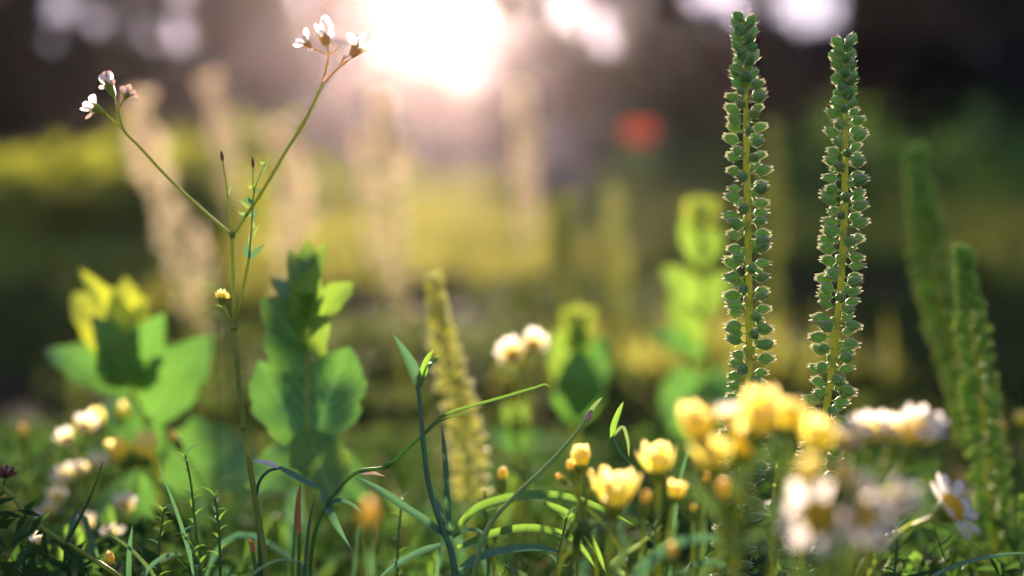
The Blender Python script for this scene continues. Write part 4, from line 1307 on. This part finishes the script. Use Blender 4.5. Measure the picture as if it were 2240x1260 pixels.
# ------------------------------------------------------------------ poppy and stone behind
pb = P(1400, 300, 3.5)
base = Vector((pb.x, pb.y, gz(pb.x, pb.y) - .005))
rt = thing('poppy', base, 'red poppy far behind, the only red flower', 'flower')
m = MB(); m.tube(spline([base, base.lerp(pb, .5) + Vector((.02, 0, 0)), pb - Vector((0, 0, .01))], 8), [.0025, .0018], 6); m.build('stem', MT['stem'], rt, base)
for k in range(6):
    a = k * math.pi / 3
    d = Vector((math.cos(a), math.sin(a), 0))
    m = MB(); m.leaf(pb - Vector((0, 0, .028)), pb + d * .034 + Vector((0, 0, .034)), .058, d, .22, -.3, 'petal', 9, 6, wave=.04, seed=k + 1); m.build('petal', MT['red'], rt, base)
m = MB(); m.lathe(pb - Vector((0, 0, .03)), Vector((0, 0, 1)), [(0, .003), (.006, .009), (.02, .012), (.026, .012), (.027, 0)], 10); m.build('seed_pod', MT['calyx'], rt, base)

sb = P(1222, 330, 7.0)
m = MB()
c = Vector((sb.x, sb.y, gz(sb.x, sb.y)))
rows = []
for i in range(11):
    ph = math.pi * i / 10
    rows.append([c + Vector((math.sin(ph) * math.cos(t) * .15 * (1 + .15 * math.sin(3 * t + i)), math.sin(ph) * math.sin(t) * .13 * (1 + .12 * math.sin(2 * t + 1)), .19 - math.cos(ph) * -.0 + math.cos(ph) * .23)) for t in [2 * math.pi * j / 16 for j in range(16)]])
m.grid(rows, closed=True)
o = m.build('boulder', MT['stone'], None, c)
tag(o, 'pale grey upright boulder at the meadow edge left of the red poppy', 'boulder')

# ------------------------------------------------------------------ undergrowth: what nobody could count


def cover_top(x, z):
    return np.clip(0.300 - 0.178 * z, 0.015, 0.2) * (0.80 + .13 * np.sin(x * 31 + z * 9) * np.sin(z * 23 + x * 11) + .16 * np.sin(x * 13 + 2 + z * 4)) - np.where((x > .22 * z) & (z < .8), .035, 0) - np.where((x > .3 * z) & (z >= .8), .03, 0) - np.where((x < -.07) & (z < .82), .03, 0)


n = 10000
z = 0.49 + 1.15 * rng.uniform(0, 1, n) ** 1.5
x = rng.uniform(-1, 1, n) * (0.40 * z + .03)
parts_ = []
for lo in np.arange(.4, 1.7, .15):
    k = (z >= lo) & (z < lo + .15)
    if k.any():
        parts_.append((np.stack([x[k], z[k], np.full(k.sum(), -0.003)], 1), float(cover_top(np.zeros(1), np.array([lo + .1]))[0])))
ug = bpy.data.objects.new('undergrowth', None)
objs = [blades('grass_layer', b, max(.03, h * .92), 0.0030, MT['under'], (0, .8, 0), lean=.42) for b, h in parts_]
vv, ff, off = [], [], 0
for ob in objs:
    me = ob.data
    co = np.empty(len(me.vertices) * 3, np.float32); me.vertices.foreach_get('co', co)
    vi = np.empty(len(me.loops), np.int32); me.loops.foreach_get('vertex_index', vi)
    vv.append(co.reshape(-1, 3)); ff.append(vi.reshape(-1, 3) + off); off += len(me.vertices)
    bpy.data.objects.remove(ob)
bpy.data.objects.remove(ug)
me = bpy.data.meshes.new('undergrowth')
me.from_pydata(np.concatenate(vv).tolist(), [], np.concatenate(ff).tolist())
me.materials.append(MT['under'])
o = bpy.data.objects.new('undergrowth', me)
o.location = (0, .8, 0)
col.objects.link(o)
tag(o, 'dense dark green undergrowth at the foot of the flowers', 'undergrowth', kind='stuff')
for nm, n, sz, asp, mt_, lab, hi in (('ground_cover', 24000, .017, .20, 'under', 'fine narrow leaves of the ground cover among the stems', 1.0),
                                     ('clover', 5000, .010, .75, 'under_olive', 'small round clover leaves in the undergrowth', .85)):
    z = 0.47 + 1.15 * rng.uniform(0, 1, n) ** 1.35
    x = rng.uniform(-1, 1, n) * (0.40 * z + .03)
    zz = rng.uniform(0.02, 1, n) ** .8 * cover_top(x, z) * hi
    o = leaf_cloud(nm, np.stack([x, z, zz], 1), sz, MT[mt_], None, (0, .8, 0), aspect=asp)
    tag(o, lab, 'ground cover', kind='stuff')
n = 20000
y = 1.3 + 3.6 * rng.uniform(0, 1, n)
x = rng.uniform(-1, 1, n) * (0.50 * y)
w = np.sin(x * 5.1 + y) * np.sin(y * 3.7 - x * 2) + .6 * np.sin(x * 11 + y * 7)
ok = w > rng.uniform(-1.2, .5, n)
x, y, w = x[ok], y[ok], w[ok]
zz = np.array([gz(a, b) for a, b in zip(x, y)]) + rng.uniform(0, 1, len(x)) * (.03 + .03 * np.clip(w, 0, 1))
o = leaf_cloud('weeds', np.stack([x, y, zz], 1), .034, MT['weed'], None, (0, 2.5, 0), aspect=.5)
tag(o, 'low weeds in patches over the soil between the plants and the meadow', 'weeds', kind='stuff')
mb = MB()
rr_ = random.Random(21)
for k in range(210):
    zz_ = 0.47 + .75 * rr_.random() ** 1.4
    xx_ = rr_.uniform(-1, 1) * (.38 * zz_ + .02)
    b_ = Vector((xx_, zz_, -.003))
    hh = float(cover_top(np.array([xx_]), np.array([zz_]))[0]) * rr_.uniform(.7, 1.18)
    a_ = rr_.uniform(0, 6.28)
    L_ = rr_.uniform(.02, .09)
    e_ = Vector((math.cos(a_) * L_, math.sin(a_) * L_ * .6, 0))
    path = spline([b_, b_ + e_ * .12 + Vector((0, 0, hh * .6)), b_ + e_ * .45 + Vector((0, 0, hh * .98)), b_ + e_ + Vector((0, 0, hh * rr_.uniform(.55, .95)))], 6)
    mb.leaf(path[0], path[-1], rr_.uniform(.0022, .0048), -FWD * .6 + UPV * .8, 0, .35, 'linear', 10, 2, path=path, mat=k % 2)
o = mb.build('long_grass', [MT['bluegrass'], MT['grass']], None, (0, .8, 0))
tag(o, 'tangle of arching grass blades rising out of the undergrowth', 'grass', kind='stuff')
n = 260
z = 0.5 + .7 * rng.uniform(0, 1, n)
x = rng.uniform(-1, 1, n) * .38 * z
o = blades('dry_straw', np.stack([x, z, np.full(n, -.003)], 1), .12, .0022, MT['straw'], (0, .8, 0), lean=.8)
tag(o, 'thin dead straw among the green undergrowth', 'straw', kind='stuff')

# ------------------------------------------------------------------ haze added for the pink veil of glare round the sun
hm, hn, hl = mat_new('haze')
ho = hn.new('ShaderNodeOutputMaterial')
pv = hn.new('ShaderNodeVolumePrincipled')
pv.inputs['Color'].default_value = (1.0, 0.84, 0.92, 1)
pv.inputs['Density'].default_value = 0.00042
pv.inputs['Anisotropy'].default_value = 0.89
hl.new(pv.outputs[0], ho.inputs['Volume'])
m = MB()
x0, x1, y0, y1, z0, z1 = -130, 130, -45, 64, -1.1, 13
vsx = [Vector((x_, y_, z_)) for z_ in (z0, z1) for y_ in (y0, y1) for x_ in (x0, x1)]
m.add(vsx, [(0, 2, 3, 1), (4, 5, 7, 6), (0, 1, 5, 4), (2, 6, 7, 3), (0, 4, 6, 2), (1, 3, 7, 5)])
o = m.build('haze', hm)
tag(o, 'thin warm evening haze in the air', 'haze', kind='stuff')
